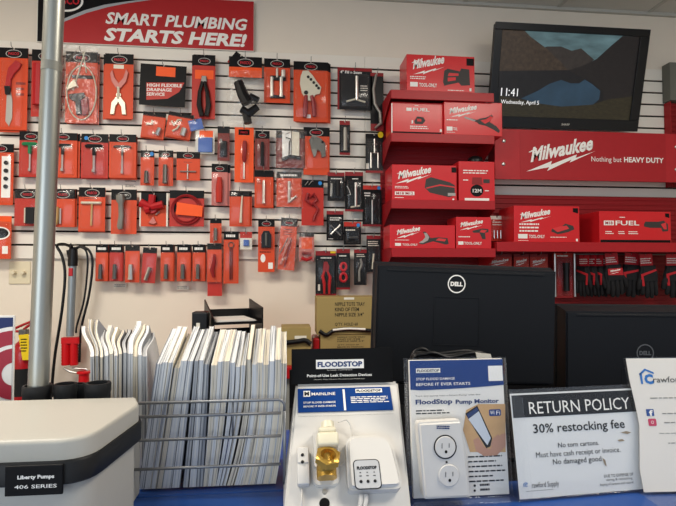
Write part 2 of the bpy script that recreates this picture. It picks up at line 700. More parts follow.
def script_logo(parent, uvf, p0, p1, hgt, b0, b1, y, m=None, bh=1.0):
    """slanted maker's script over a lightning stroke: p0,p1 the word's baseline ends in px, b0,b1 the stroke's ends"""
    (xa, za), (xb, zb_) = uvf(*p0), uvf(*p1)
    h = uvf(p0[0], p0[1] - hgt)[1] - za
    sl = (zb_ - za) / (xb - xa)
    h *= .92
    bm = B()
    put_text(bm, 'Milwaukee', xa, za, xb, za + h, y, slope=sl, shear=.25, bold=.035, space=1.0)
    # tail of the capital M sweeping left
    flat(bm, [(xa - h * .14, za + h * .70), (xa + h * .42, za + h * 1.0), (xa + h * .46, za + h * .90), (xa - h * .04, za + h * .68)], y - .0004)
    c, d = uvf(*b0), uvf(*b1)
    flat(bm, bolt_pts(c[0], c[1], d[0], d[1]), y)
    return obj('script_logo', bm, m or M['white'], parent)


script_logo(t, uv, (529.5, 163), (591.5, 150.5), 16, (525, 172), (594, 151.5), -.0142)
a, b_, c = uv(590, 162.5), uv(620, 163), uv(590, 157)
text(t, 'Nothing but', a[0], a[1] - .006, b_[0], c[1], -.0142, M['white'])
a, b_, c = uv(622.5, 162.8), uv(662, 163.2), uv(622, 157.5)
text(t, 'HEAVY DUTY', a[0], a[1], b_[0], c[1], -.0142, M['white'], bold=.03)
for px, py in ((503, 141.5), (502.5, 164.5), (675, 147.5), (675, 170)):
    bm = B()
    q = uv(px, py)
    lathe(bm, [(0, .018), (.006, .0178), (.010, .016), (.012, .0123)], (q[0], 0, q[1]), 'y', 16)
    obj('bolt', bm, M['steel'], t, smooth=40)
for xx in (hx0 + .03, uv(650, 150)[0]):
    bm = B()
    box(bm, xx, .0004, uv(505, 170)[1], xx + .02, .159, uv(505, 140)[1])
    obj('stand_off', bm, RST, t)

# tower at the right edge with a grey tray on top
fr = Fr(at(672, 250, D - .03))
xq = at(668.5, 150, D - .03).x
t = empty('display_rack', (xq + .3, D, 0), 'red steel display rack just cut by the right edge of the picture', 'rack')
zt, zl = at(672, 103, D - .03).z, at(672, 184, D - .03).z
bm = grid_panel(-.3, zl - .02, .3, zt, -.028)
obj('back_panel', bm, RSTB, t)
bm = B()
box(bm, -.305, -.06, zl - .02, -.3003, -.005, zt)
obj('side_flange', bm, RST, t)
bm = B()
a = at(670.5, 100, D - .07)
b_ = at(670.5, 62, D - .07)
box(bm, a.x, D - .07, a.z, a.x + .5, D - .002, b_.z, bev=.003)
tag(obj('wall_panel', bm, mat('grey_felt', '6f6f66', .9)), 'plain grey panel on the wall at the right edge beside the television', 'panel')
# ------------------------------------------------------------ boxed tools
RBOX = mat('red_carton', 'd01f26', .35, var=.04, coat=.2)
TOOLG = mat('print_dark_grey', '3c3836', .5)
TOOLR = mat('print_red', 'd8383c', .5)  # ink of the red spots in the printed tool pictures
TOOLS = mat('print_silver', 'a9a4a0', .5)


def carton(short, label, x0, y0, x1, y1, zb, Yf, depth, script=None, pics=(), words=(), print_rows=(), top_piece=None, m=None):
    O = at((x0 + x1) / 2, y1, Yf)
    O.z = zb
    fr = Fr(O)
    t = fr.root('tool_carton', label, 'box', 'red tool cartons on the display racks')
    w = at(x1, y1, Yf).x - at(x0, y1, Yf).x
    h = at((x0 + x1) / 2, y0, Yf).z - zb
    bm = B()
    box(bm, -w / 2, 0, .0003, w / 2, depth, h, bev=.0016, seg=2)
    obj('carton_body', bm, m or RBOX, t)

    def q(u, v):
        return ((u - .5) * w, v * h)
    if script:
        script_logo(t, q, script[0], script[1], -script[2], script[3], script[4], -.0006)
    for i, (nm, mm, pts) in enumerate(pics):
        bm = B()
        flat(bm, [q(*p) for p in pts], -.0004 - i * .00015)
        obj(nm, bm, mm, t)
    for s_, u0, v0, u1, v1, mm in words:
        a, b_ = q(u0, v0), q(u1, v1)
        text(t, s_, a[0], a[1], b_[0], b_[1], -.0022, mm, bold=.02)
    for u0, v0, u1, v1, n in print_rows:
        bm = B()
        a, b_ = q(u0, v0), q(u1, v1)
        lines(bm, a[0], a[1], b_[0], b_[1], n, -.0006)
        obj('small_print', bm, M['white'], t)
    return t


SC = ((.09, .60), (.55, .79), .27, (.095, .47), (.555, .70))
W_ = M['white']
BK = M['black']
Yb = YS + .012
carton('', 'red carton printed with a caulking tool, alone on top of the tall red rack', 407, 55.5, 475, 92, SH1, Yb, .17, SC,
       [('tool_picture', TOOLG, [(.53, .30), (.55, .60), (.60, .66), (.78, .60), (.80, .68), (.92, .66), (.93, .24), (.80, .22), (.76, .30), (.62, .24), (.55, .20)]),
        ('tool_red_spot', TOOLR, [(.60, .32), (.72, .36), (.72, .44), (.60, .42)]), ('tool_gap', RBOX, [(.60, .46), (.76, .48), (.76, .54), (.62, .55)]),
        ('corner_patch', BK, rect(.88, .76, .99, .95)), ('badge', W_, rect(.05, .15, .16, .27)), ('barcode', W_, rect(.92, .08, .95, .16))],
       [('TOOL-ONLY', .18, .15, .44, .25, W_)], [(.05, .34, .30, .44, 2), (.60, .07, .88, .11, 1)])
carton('', 'red carton with small white lettering on the second rack shelf, left of the ratchet carton', 391.5, 102.5, 443, 131.5, SH2 + .004, Yb + .02, .15, None,
       [('tool_picture', TOOLG, [(.44, .42), (.50, .58), (.62, .55), (.66, .45), (.60, .34), (.46, .34)]), ('tool_red_spot', TOOLR, [(.50, .42), (.58, .42), (.58, .5), (.5, .5)]),
        ('black_strip', BK, rect(.02, .02, .97, .10)), ('mark', W_, [(.39, .34), (.42, .36), (.42, .46), (.39, .44)]), ('barcode', W_, rect(.94, .12, .98, .20)), ('white_edge', W_, rect(.0, .05, .02, .95)),
        ('badge', W_, rect(.29, .73, .39, .83))],
       [('FUEL', .42, .73, .74, .83, W_)], [(.36, .18, .72, .30, 2), (.04, .04, .4, .08, 1), (.45, .88, .55, .93, 1)])
carton('', 'red carton printed with a cordless ratchet on the second rack shelf beside the television', 444.5, 102, 502.5, 135.5, SH2 + .004, Yb - .002, .15, ((.09, .62), (.56, .78), .19, (.10, .53), (.56, .73)),
       [('tool_picture', TOOLG, [(.34, .56), (.36, .52), (.56, .40), (.60, .34), (.72, .30), (.84, .20), (.94, .10), (.96, .17), (.90, .30), (.78, .42), (.84, .58), (.82, .64), (.72, .55), (.62, .52), (.56, .47)]),
        ('tool_red_spot', TOOLR, [(.62, .46), (.70, .36), (.78, .44), (.84, .56), (.80, .60), (.72, .50)]), ('tool_tip', TOOLS, [(.34, .54), (.36, .50), (.52, .42), (.54, .46), (.36, .56)]),
        ('badge', W_, rect(.04, .13, .14, .25))], [('TOOL', .15, .14, .22, .23, W_)], [(.04, .42, .28, .48, 1), (.04, .07, .2, .1, 1)])
carton('', 'large red carton printed with a black tool battery on the third rack shelf', 392.5, 165, 457, 201.5, SH3 + .004, Yb, .2, ((.09, .58), (.60, .78), .24, (.05, .46), (.60, .74)),
       [('tool_picture', TOOLG, [(.50, .36), (.52, .60), (.60, .66), (.90, .52), (.97, .44), (.97, .16), (.88, .10), (.58, .22)]), ('tool_red_spot', TOOLR, [(.52, .36), (.74, .46), (.97, .40), (.97, .37), (.74, .42), (.53, .33)]),
        ('tool_tip', TOOLS, rect(.86, .14, .98, .22)), ('corner_patch', BK, rect(.92, .80, .995, .95)), ('badge', W_, rect(.04, .14, .34, .24)), ('barcode', W_, rect(.93, .02, .96, .06))],
       [('M18 M12', .06, .155, .32, .225, M['red'])], [(.04, .32, .28, .40, 2), (.04, .05, .18, .09, 1)])
t = carton('', 'squarish red carton printed with a black lid on the third rack shelf, right hand end', 459, 161.5, 495, 201, SH3 + .004, Yb + .01, .15, None,
           [('tool_picture', BK, ell(.50, .27, .18, .15)), ('white_strip', W_, rect(.16, .02, .84, .08)), ('tank_picture', M['redd'], [(.36, .42), (.66, .42), (.63, .60), (.38, .60)]),
            ('side_picture', TOOLG, rect(.68, .46, .86, .56))],
           [('12M', .38, .22, .62, .31, W_)], [(.12, .68, .88, .80, 2), (.12, .5, .28, .56, 1), (.72, .24, .86, .30, 1)])
bm = B()
lathe(bm, [(.042, 0), (.044, .02), (.036, .036), (.02, .044), (.0, .046)], (0, 0, 0), 'z', 24)
p = at(474, 161, Yb + .10)
o = obj('lid', bm, M['plastic'], smooth=50, loc=(p.x, p.y - .02, SH3 + .0045 + (at(477, 161.5, Yb + .01).z - SH3 - .004)))
tag(o, 'black domed lid lying on top of the squarish red carton', 'lid')
carton('', 'red carton printed with a pipe cutter on the bottom shelf of the tall red rack', 390, 225, 455.5, 249.5, SH4 + .004, Yb, .18, ((.11, .56), (.46, .76), .24, (.10, .42), (.46, .72)),
       [('tool_picture', TOOLG, [(.44, .20), (.50, .16), (.56, .22), (.66, .30), (.86, .16), (.90, .20), (.88, .44), (.74, .48), (.62, .44), (.60, .54), (.54, .72), (.50, .70), (.54, .52), (.52, .34)]),
        ('tool_tip', TOOLS, [(.44, .24), (.50, .22), (.58, .34), (.60, .48), (.56, .66), (.52, .66), (.54, .48), (.50, .34)]), ('tool_red_spot', TOOLR, [(.70, .34), (.84, .30), (.86, .40), (.74, .44)]), ('badge', W_, rect(.08, .10, .17, .22))],
       [('TOOL-ONLY', .19, .11, .42, .20, W_)], [(.08, .32, .3, .38, 1)])
carton('', 'red carton printed with a cordless drill on the bottom shelf of the tall red rack', 456.5, 217, 491.5, 249.5, SH4 + .004, Yb - .002, .16, ((.12, .67), (.76, .80), .16, (.10, .58), (.78, .76)),
       [('tool_picture', TOOLG, [(.46, .56), (.48, .50), (.66, .50), (.74, .30), (.84, .30), (.82, .50), (.92, .52), (.92, .62), (.74, .64), (.60, .60)]), ('tool_red_spot', TOOLR, [(.66, .52), (.80, .50), (.88, .58), (.72, .60)]),
        ('badge', W_, rect(.05, .12, .20, .22))], [('TOOL-ONLY', .22, .12, .72, .21, W_)], [(.06, .34, .4, .40, 1)])
Y5 = YS + .012
carton('', 'red carton printed with a planer tool, left of the saw carton on the wide shelf', 514.5, 206, 580, 243, z5 + .004, Y5, .2, ((.10, .62), (.55, .77), .20, (.10, .54), (.56, .72)),
       [('tool_picture', TOOLG, [(.56, .30), (.58, .38), (.70, .40), (.78, .52), (.90, .46), (.92, .36), (.82, .28), (.66, .22)]), ('tool_red_spot', TOOLR, [(.58, .38), (.70, .44), (.80, .46), (.84, .38), (.66, .28)]),
        ('corner_patch', BK, [(.90, .84), (.98, .80), (.98, .95), (.90, .95)]), ('badge', W_, rect(.06, .10, .20, .22)), ('barcode', W_, rect(.94, .03, .97, .10))],
       [('TOOL-ONLY', .22, .11, .46, .20, W_)], [(.08, .26, .42, .54, 3), (.55, .12, .82, .16, 1), (.06, .03, .25, .06, 1)])
carton('', 'red carton printed with a reciprocating saw on the wide red shelf, at right', 600, 211.5, 671.5, 243.5, z5 + .004, Y5, .2, None,
       [('tool_picture', TOOLG, [(.62, .60), (.64, .68), (.82, .68), (.90, .72), (.96, .60), (.96, .38), (.88, .36), (.86, .48), (.70, .48), (.62, .52)]), ('tool_red_spot', TOOLR, [(.86, .60), (.93, .66), (.94, .44), (.90, .44)]),
        ('black_strip', BK, rect(.01, .0, .99, .09)), ('corner_patch', BK, [(.92, .84), (.98, .80), (.98, .95), (.92, .95)]), ('badge', W_, rect(.06, .55, .20, .70))],
       [('M18', .08, .575, .18, .675, M['red']), ('FUEL', .22, .55, .55, .70, W_)], [(.08, .26, .20, .38, 2), (.26, .26, .36, .38, 2), (.40, .26, .54, .38, 2), (.28, .78, .38, .84, 1), (.05, .03, .9, .06, 1)])

# --------------------------------------------------------- carded goods
EY = at(0, 0, D)


def oval_logo(parent, cx, cz, w, y):
    bm = B()
    flat(bm, ell(cx, cz, w / 2, w * .27, 20), y)
    flat(bm, ell(cx, cz, w * .455, w * .228, 20), y - .0003, 1)
    put_text(bm, 'PASCO', cx - w * .33, cz - w * .09, cx + w * .33, cz + w * .10, y - .0006, bold=.02, mi=2)
    return obj('oval_logo', bm, [mat('ring_grey', 'b9b5ae', .5), M['black'], M['mred']], parent)


def notch(x0, z0, x1, z1, nx=0.0, nw=.0035, nd=.010):
    return [(x0, z0), (x1, z0), (x1, z1), (nx + nw, z1), (nx + nw, z1 - nd), (nx - nw, z1 - nd), (nx - nw, z1), (x0, z1)]


PK = {}


def P(name, short, label, bb, body='orange', head='black', hv=.17, logo=True, tools=(), flats=(), bl=(.1, .05, .9, .8), bd=.018,
      off=.055, roll=0, n=0, bag=None, hook=True, rows=None, group=None, dot=None, cat='packaged tool', skew=(.35, -.9)):
    x0, y0, x1, y1 = bb
    Y = D - off
    fr = Fr(at((x0 + x1) / 2, y1, Y), roll=roll)
    w = at(x1, (y0 + y1) / 2, Y).x - at(x0, (y0 + y1) / 2, Y).x
    h = at((x0 + x1) / 2, y0, Y).z - fr.O.z
    t = fr.root(name, label, cat, group)

    def q(u, v):
        return ((u - .5) * w, v * h)
    ct = .003
    bm = B()
    prism(bm, notch(-w / 2, 0, w / 2, h), -ct, 0)
    card = obj('card', bm, M[body], t)
    y = -ct - .0002
    hd = None
    if hv and head:
        bm = B()
        a = notch(-w / 2, h * (1 - hv), w / 2, h, nd=min(.010, h * hv * .7))
        flat(bm, a, y)
        hd = obj('header', bm, M[head], t)
        y -= .0003
        if logo:
            oval_logo(t, 0, h * (1 - hv * .58), min(w * .56, h * hv * 1.5), y)
        elif logo is None:
            bm = B()
            lines(bm, -w * .35, h * (1 - hv * .75), w * .35, h * (1 - hv * .3), 1, y, fill=.7)
            obj('small_print', bm, M['white'], t)
    for r_ in rows or ():
        bm = B()
        a, b_ = q(r_[0], r_[1]), q(r_[2], r_[3])
        lines(bm, a[0], a[1], b_[0], b_[1], r_[4], -ct - .0004, rnd=random.Random(len(short)))
        obj('small_print', bm, M[r_[5]] if len(r_) > 5 else M['black'], t)
    y = -ct - .0008
    for nm, mm, pts in flats:
        bm = B()
        flat(bm, [q(*p) for p in pts], y)
        obj(nm, bm, M[mm], t)
        y -= .0003
    if dot:
        bm = B()
        a = q(*dot)
        flat(bm, ell(a[0], a[1], .011, .011, 16), y - .0003)
        obj('price_dot', bm, M['bdot'], t)
    groups = {}
    for s_ in tools:
        groups.setdefault((s_[0], s_[1]), []).append(s_)
    y0_ = y - .0012
    for (nm, mm), ss in groups.items():
        bm = B()
        for s_ in ss:
            k, a = s_[2], s_[3:]
            if k == 'poly':
                th = a[1] if len(a) > 1 else .007
                ex = a[2] if len(a) > 2 else 0
                prism(bm, [q(*p) for p in a[0]], y0_ - th - ex, y0_ - ex, bev=min(.0015, th * .3), seg=1)
            elif k == 'tube':
                r_ = a[1] * w if not isinstance(a[1], (list, tuple)) else [v * w for v in a[1]]
                rm = max(r_) if isinstance(r_, list) else r_
                ex = a[2] if len(a) > 2 else 0
                tube(bm, [(q(*p)[0], y0_ - rm - ex, q(*p)[1]) for p in a[0]], r_, 8)
            elif k == 'disc':
                u, v, r_ = a[:3]
                th = a[3] if len(a) > 3 else .008
                c = q(u, v)
                lathe(bm, [(0, th), (r_ * w * .9, th), (r_ * w, th * .8), (r_ * w, 0), (0, 0)], (c[0], y0_, c[1]), 'y', 16)
            elif k == 'ring':
                u, v, ru, rv, r_ = a
                tube(bm, [(q(u, v)[0] + ru * w * math.cos(2 * PI * i / 28), y0_ - r_ * w, q(u, v)[1] + rv * h * math.sin(2 * PI * i / 28)) for i in range(28)], r_ * w, 6, closed=True)
        obj(nm, bm, M[mm], t, smooth=40)
    if bl:
        a, b_ = q(bl[0], bl[1]), q(bl[2], bl[3])
        bm = B()
        box(bm, a[0], -ct - bd, a[1], b_[0], -ct - .0016, b_[1], bev=.005, seg=2)
        bm.faces.ensure_lookup_table()
        bmesh.ops.delete(bm, geom=[f for f in bm.faces if f.calc_center_median().y > -ct - .0017], context='FACES')
        obj('blister', bm, BLISTER, t, smooth=60)
    if bag:
        a, b_ = q(bag[0], bag[1]), q(bag[2], bag[3])
        bm = B()
        NX, NZ = 10, 16
        rn = random.Random(len(label) + int(x0))
        V = [[bm.verts.new((a[0] + (b_[0] - a[0]) * i / NX + rn.uniform(-.002, .002), -ct - .004 - bd * math.sin(PI * i / NX) ** .6 * math.sin(PI * min(.95, max(.05, j / NZ))) ** .5 + rn.uniform(-.0035, .0035),
                            a[1] + (b_[1] - a[1]) * j / NZ + rn.uniform(-.003, .003))) for i in range(NX + 1)] for j in range(NZ + 1)]
        for j in range(NZ):
            for i in range(NX):
                bm.faces.new((V[j][i], V[j][i + 1], V[j + 1][i + 1], V[j + 1][i]))
        obj('bag', bm, BAG, t)
    for i in range(n):
        c = t.copy()
        COL.objects.link(c)
        c.location = t.location + Vector((.006 * (i + 1) * skew[0] * 2, .012 * (i + 1), .006 * (i + 1) * skew[1]))
        c['label'] = 'matching card %s behind %s' % (('right', 'second', 'third')[i], short)
        if 'group' in c:
            del c['group']
        for ch in (card, hd):
            if ch:
                d = ch.copy()
                COL.objects.link(d)
                d.parent = c
    if hook:
        hz = fr.O + fr.M @ Vector((0, 0, h - .0072))
        bm = B()
        yy = [D + .004, Y - .02 - .0, Y - .032, Y - .036]
        tube(bm, [(hz.x, yy[0], hz.z + .002), (hz.x, yy[1], hz.z + .002), (hz.x, yy[2], hz.z + .006), (hz.x, yy[3], hz.z + .026)], .0019, 6)
        box(bm, hz.x - .012, D - .0035, hz.z - .004, hz.x + .012, D - .0003, hz.z + .012, bev=.001, seg=1)
        tag(obj('peg_hook', bm, HOOKM), 'wire hook holding %s' % short, 'hook', 'wire hooks in the slatwall')
    return t


def tee(hc='dgrey', hz=.70, sz=.12, hr=.07, sr=.045, u0=.18, u1=.82, sc='steel'):
    return [('handle', hc, 'tube', [(u0, hz), (u0 + .08, hz + .012), (u1 - .08, hz + .012), (u1, hz)], [hr * .7, hr, hr, hr * .7]), ('handle', hc, 'tube', [(.5, hz), (.5, hz - .2)], hr * .9),
            ('shaft', sc, 'tube', [(.5, hz - .2), (.5, sz)], sr), ('shaft', sc, 'tube', [(.5, sz + .06), (.5, sz)], sr * 1.5)]


def rod(c='steel', u=.5, v0=.12, v1=.62, r=.07, nm='rod'):
    return [(nm, c, 'tube', [(u, v0), (u, v0 + .1), (u, v1 - .1), (u, v1)], [r * 1.2, r, r, r * .8])]


G1 = 'orange and black carded tools on the slatwall'
L = [
    # top row
    dict(name='carded_saw', short='the orange drywall saw card at far left', label='orange card with a red handled saw, topmost at the far left edge', bb=(-2, 48, 27, 130), hv=.125, n=1, skew=(-.6, -1.7), bl=(.12, .03, .85, .84),
         tools=[('handle', 'red', 'poly', [(.62, .84), (.80, .80), (.74, .74), (.58, .68), (.46, .60), (.46, .50), (.26, .50), (.30, .62), (.36, .74)], .014), ('collar', 'dgrey', 'poly', [(.24, .52), (.46, .52), (.42, .42), (.28, .42)], .016),
                ('blade', 'steel', 'poly', [(.30, .46), (.44, .46), (.50, .36), (.50, .14), (.40, .04), (.27, .10)], .003)], rows=[(.6, .4, .95, .6, 3, 'brown')]),
    dict(name='carded_tool', short='the red card half hidden by the pipe at top', label='red blister card with a white patch, half hidden behind the pipe near the top', bb=(31, 50, 60, 117), body='cred', tools=[('handle', 'red', 'tube', [(.3, .75), (.3, .15)], .16)], flats=[('patch', 'lbl', rect(.12, .46, .5, .62))]),
    dict(name='bagged_auger', short='the bagged drain auger card', label='clear bag over an orange card with a coiled cable and a black pistol handle', bb=(65, 52, 97, 123), hv=.15, bl=None, bag=(-.08, -.02, 1.06, 1.08), bd=.03, n=1, skew=(.5, -.4),
         tools=[('cable', 'bone', 'ring', .52, .42, .46, .38, .022), ('cable', 'bone', 'tube', [(.6, 1.0), (.45, .75), (.25, .45)], .022), ('cable', 'bone', 'tube', [(.55, .98), (.66, .7)], .02),
                ('drum', 'bone', 'poly', [(.08, .44), (.42, .50), (.32, .60), (.16, .52)], .02), ('pistol_handle', 'plastic', 'poly', [(.16, .38), (.62, .41), (.64, .34), (.50, .30), (.54, .12), (.40, .10), (.36, .28), (.18, .32)], .02), ('trigger', 'redd', 'poly', [(.52, .32), (.72, .36), (.78, .12), (.58, .10)], .016)], flats=[('stripe', 'dgrey', rect(.2, .62, .92, .67))]),
    dict(name='carded_tongs', short='the two-ended wrench card', label='orange card with a two-ended forked wrench of pink and silver metal', bb=(104.5, 54, 133, 119), hv=.16, n=1, skew=(-1.0, -.3), bl=None,
         tools=[('lower_fork', 'bone', 'poly', [(.42, .33), (.58, .33), (.74, .24), (.78, .06), (.64, .06), (.60, .18), (.50, .25), (.40, .18), (.36, .06), (.22, .06), (.26, .24)], .01), ('neck', 'bone', 'tube', [(.5, .30), (.5, .48)], .05), ('neck', 'bone', 'disc', .5, .36, .09),
                ('upper_fork', 'pink', 'poly', [(.42, .46), (.58, .46), (.76, .56), (.84, .70), (.76, .76), (.66, .62), (.5, .54), (.36, .62), (.28, .74), (.20, .68), (.26, .56)], .01)], flats=[('slot_label', 'cream', rect(.3, .77, .66, .83))]),
    dict(name='service_bag', short='the wide black service bag', label='wide black plastic bag with orange label and white lettering on red', bb=(139, 65, 185, 106), body='black', head=None, bl=None, roll=2, cat='packaged goods',
         flats=[('orange_label', 'label', rect(.34, .72, .76, .95)), ('red_field', 'cred', [(.16, .12), (.62, .18), (.86, .36), (.97, .60), (.14, .54)]), ('logo_field', 'black', [(.62, .18), (.98, .18), (.98, .5), (.86, .36)])],
         rows=[(.37, .86, .6, .93, 1), (.6, .74, .74, .79, 1)]),
    dict(name='carded_pliers', short='the black handled pliers card', label='red card with black handled pliers under an orange label', bb=(193, 55, 215, 119), body='cred', hv=.17, n=1, skew=(-.8, .2), bl=None,
         tools=[('handle', 'plastic', 'tube', [(.44, .56), (.32, .40), (.30, .2), (.42, .03)], [.08, .09, .12, .11]), ('handle', 'plastic', 'tube', [(.54, .56), (.66, .40), (.72, .2), (.64, .03)], [.08, .09, .12, .11]), ('jaw', 'dsteel', 'poly', [(.36, .55), (.64, .55), (.6, .66), (.40, .66)], .012)],
         flats=[('orange_label', 'label', rect(.08, .62, .92, .76))], rows=[(.12, .64, .6, .74, 2)]),
    dict(name='bagged_fitting', short='the bagged black drain fitting', label='clear bag with a black and red header holding black plastic drain fittings', bb=(229, 57, 262, 78), body='black', head='black', hv=.5, bl=None, bag=(-.05, -2.25, 1.12, .3), bd=.035, off=.06, cat='packaged goods', card_short=True,
         tools=[('fitting', 'plastic', 'tube', [(0.3, -0.314), (0.44, -0.906), (0.58, -1.3)], [.14, .17, .18]), ('fitting', 'plastic', 'tube', [(0.4, -1.563), (0.62, -1.76), (0.88, -1.432)], [.12, .15, .11]), ('fitting', 'plastic', 'tube', [(0.64, -0.906), (0.9, -1.103)], .10), ('fitting', 'plastic', 'tube', [(0.52, -1.629), (0.6, -2.22)], .12), ('collar', 'dsteel', 'tube', [(0.52, -1.136), (0.55, -1.234)], .175)],
         flats=[('red_strip', 'orangeb', rect(.0, .02, 1.0, .5))], rows=[(.3, .2, .9, .36, 1)]),
    dict(name='carded_nipple_tool', short='the twin steel rod card', label='orange card with two short silver rods and a black clamp', bb=(264, 59, 290, 103), hv=.2, bl=(.08, .08, .92, .78),
         tools=[('rod', 'steel', 'tube', [(.30, .12), (.30, .56)], .07), ('rod', 'steel', 'tube', [(.66, .12), (.66, .56)], .07), ('rod', 'steel', 'tube', [(.5, .56), (.5, .76)], .05), ('rod', 'steel', 'tube', [(.74, .56), (.74, .72)], .09), ('clamp', 'plastic', 'poly', [(.24, .50), (.84, .50), (.84, .60), (.24, .60)], .012), ('clamp', 'plastic', 'poly', [(.24, .10), (.8, .10), (.8, .16), (.24, .16)], .012)]),
    dict(name='carded_pipe_cutter', short='the big white ratchet cutter card', label='large orange pack with a white headed ratchet pipe cutter and red handles', bb=(293.5, 62, 328, 122), hv=.145, n=2, skew=(.7, .1), bl=(.05, .04, .95, .84), bd=.03,
         tools=[('cutter_head', 'bone', 'poly', [(.26, .83), (.42, .84), (.54, .77), (.66, .67), (.80, .57), (.76, .46), (.62, .44), (.56, .34), (.40, .34), (.24, .46), (.18, .62), (.20, .74)], .012)] + [('ratchet_teeth', 'dgrey', 'disc', u, v, .042, .0165) for u, v in ((.42, .73), (.50, .69), (.58, .64), (.66, .59), (.72, .55))] + [('ratchet_teeth', 'dgrey', 'disc', .36, .47, .06, .0165), ('handle', 'redd', 'tube', [(.36, .42), (.34, .26), (.33, .06)], [.05, .07, .06]), ('handle', 'redd', 'tube', [(.52, .42), (.58, .28), (.60, .08)], [.05, .07, .06])], flats=[('white_mark', 'white', rect(.38, .06, .5, .12))]),
    dict(name='carded_brush', short='the square black brush pack', label='square black pack with white lettering and a silver screw brush', bb=(337.5, 68, 372, 110), body='dgrey', head='redd', hv=.08, logo=False, bl=(.1, .05, .9, .84),
         tools=[('brush_stem', 'steel', 'tube', [(.55, .22), (.55, .78)], .05), ('brush_foot', 'bone', 'tube', [(.25, .18), (.5, .24), (.8, .18)], .03)], rows=[(.66, .44, .9, .6, 3, 'lbl')], flats=[('red_edge', 'redd', rect(0, 0, .05, 1))], txt=('4" Fill n Seam', .08, .85, .7, .92)),
    dict(name='carded_wrench', short='the curved wrench card beside the red rack', label='narrow black card with a long curved silver wrench beside the red rack', bb=(370.5, 73, 383.5, 131), body='plastic', head='redd', hv=.06, logo=False, bl=None,
         tools=[('wrench', 'grey', 'tube', [(.4, .95), (.2, .7), (.3, .45), (.7, .3), (.75, .12), (.3, .03)], [.1, .11, .12, .13, .14, .08])], flats=[('red_base', 'redd', rect(0, 0, 1, .12))]),
    # second row
    dict(name='carded_driver_bits', short='the bit set card at left edge', label='orange card with four dark bits on a white strip, at the left edge', bb=(-14, 144, 13, 205), hv=.14, bl=(.3, .04, .98, .84),
         tools=[('bit', 'dgrey', 'disc', .74, v, .08) for v in (.30, .43, .56, .69)], flats=[('white_strip', 'white', rect(.56, .12, .9, .80))]),
    dict(name='carded_tee_wrench', short='the green handled tee wrench card', label='red blister card with a green handled tee wrench, beside the pipe', bb=(19, 131.5, 42, 177), body='cred', hv=.2, tools=tee('green', .70, .12, .09), n=1, skew=(.2, .6)),
    dict(name='carded_tee_wrench', short='the tee wrench card just right of the pipe', label='orange card with a black tee wrench, its left half behind the pipe', bb=(49, 133, 77, 177.5), hv=.17, tools=tee('dgrey', .70, .13, .06), n=1, skew=(.8, 0)),
    dict(name='carded_tee_wrench', short='the tee wrench card with the blue dot', label='red blister card with a black tee wrench and a round blue price dot', bb=(81, 134, 108, 178), body='cred', hv=.2, tools=tee('dgrey', .70, .12, .075, .05), dot=(.18, .90), n=1, skew=(-.3, -.8)),
    dict(name='carded_tee_wrench', short='the slim silver tee wrench card', label='orange card with a slim all-silver tee wrench', bb=(109, 134.5, 136, 178), hv=.18, tools=tee('dsteel', .70, .1, .05, .035), n=1, skew=(.2, -1.2)),
    dict(name='carded_fitting_kit', short='the tilted fitting card on the left of the pair', label='tilted orange card with small white and silver fittings, left one of the pair', bb=(140.5, 112.5, 163.5, 138), hv=.16, logo=False, roll=6, bl=(.05, .04, .95, .86), n=1, skew=(-.3, -.7),
         tools=[('fitting', 'steel', 'tube', [(.72, .12), (.82, .40)], .1), ('fitting', 'bone', 'tube', [(.2, .5), (.45, .54), (.44, .68)], .05), ('fitting', 'bone', 'disc', .55, .2, .05)]),
    dict(name='carded_fitting_kit', short='the tilted fitting card on the right of the pair', label='tilted orange card with silver bent fittings, right one of the pair', bb=(165, 113, 190, 138), hv=.16, logo=False, roll=9, bl=(.05, .04, .95, .86), off=.058, n=1, skew=(-.5, -.7),
         tools=[('fitting', 'steel', 'tube', [(.70, .10), (.74, .40)], .11), ('fitting', 'bone', 'tube', [(.18, .62), (.28, .46), (.42, .70), (.56, .72)], .045), ('fitting', 'bone', 'tube', [(.26, .22), (.44, .36), (.5, .5)], .04)]),
    dict(name='bagged_blue_box', short='the small blue packet', label='small blue packet in clear wrap above the blue boxed goods', bb=(190.5, 119.5, 204, 130), body='blue', head=None, roll=-14, bl=(-.06, -.06, 1.06, 1.06), bd=.012, off=.06, cat='packaged goods'),
    dict(name='bagged_blue_box', short='the larger blue packet', label='clear packet with a blue block under a bright orange label', bb=(195.5, 130, 214.5, 154), body='lbl', head=None, bl=(-.02, -.02, 1.02, .98), bd=.02, cat='packaged goods',
         tools=[('blue_block', 'blue', 'poly', rect(.16, .06, .9, .66), .012)], flats=[('orange_label', 'label', rect(.2, .7, .92, .97))], rows=[(.4, .80, .7, .88, 1)]),
    dict(name='carded_stone', short='the narrow dark stone card', label='narrow dark card with a long black block, left of the tall screwdriver card', bb=(217.5, 126.5, 229.5, 161), body='brown', head='dgrey', hv=.2, logo=False, tools=[('block', 'dgrey', 'poly', rect(.25, .12, .78, .56), .014), ('tip', 'dsteel', 'disc', .3, .6, .1)], bl=(.06, .04, .94, .72)),
    dict(name='carded_screwdriver', short='the tall bright orange screwdriver card', label='tall bright orange card with a single long screwdriver', bb=(234.5, 127.5, 253.5, 182.5), body='orangeb', head='orangeb', hv=.16, bl=(.3, .04, .76, .78),
         tools=[('handle', 'redd', 'tube', [(.52, .36), (.52, .42), (.54, .66), (.54, .74)], [.07, .11, .12, .09]), ('shaft', 'steel', 'tube', [(.50, .36), (.50, .06)], .05)], flats=[('logo_bar', 'black', rect(.2, .86, .78, .96))], rows=[(.3, .9, .7, .94, 1, 'white')]),
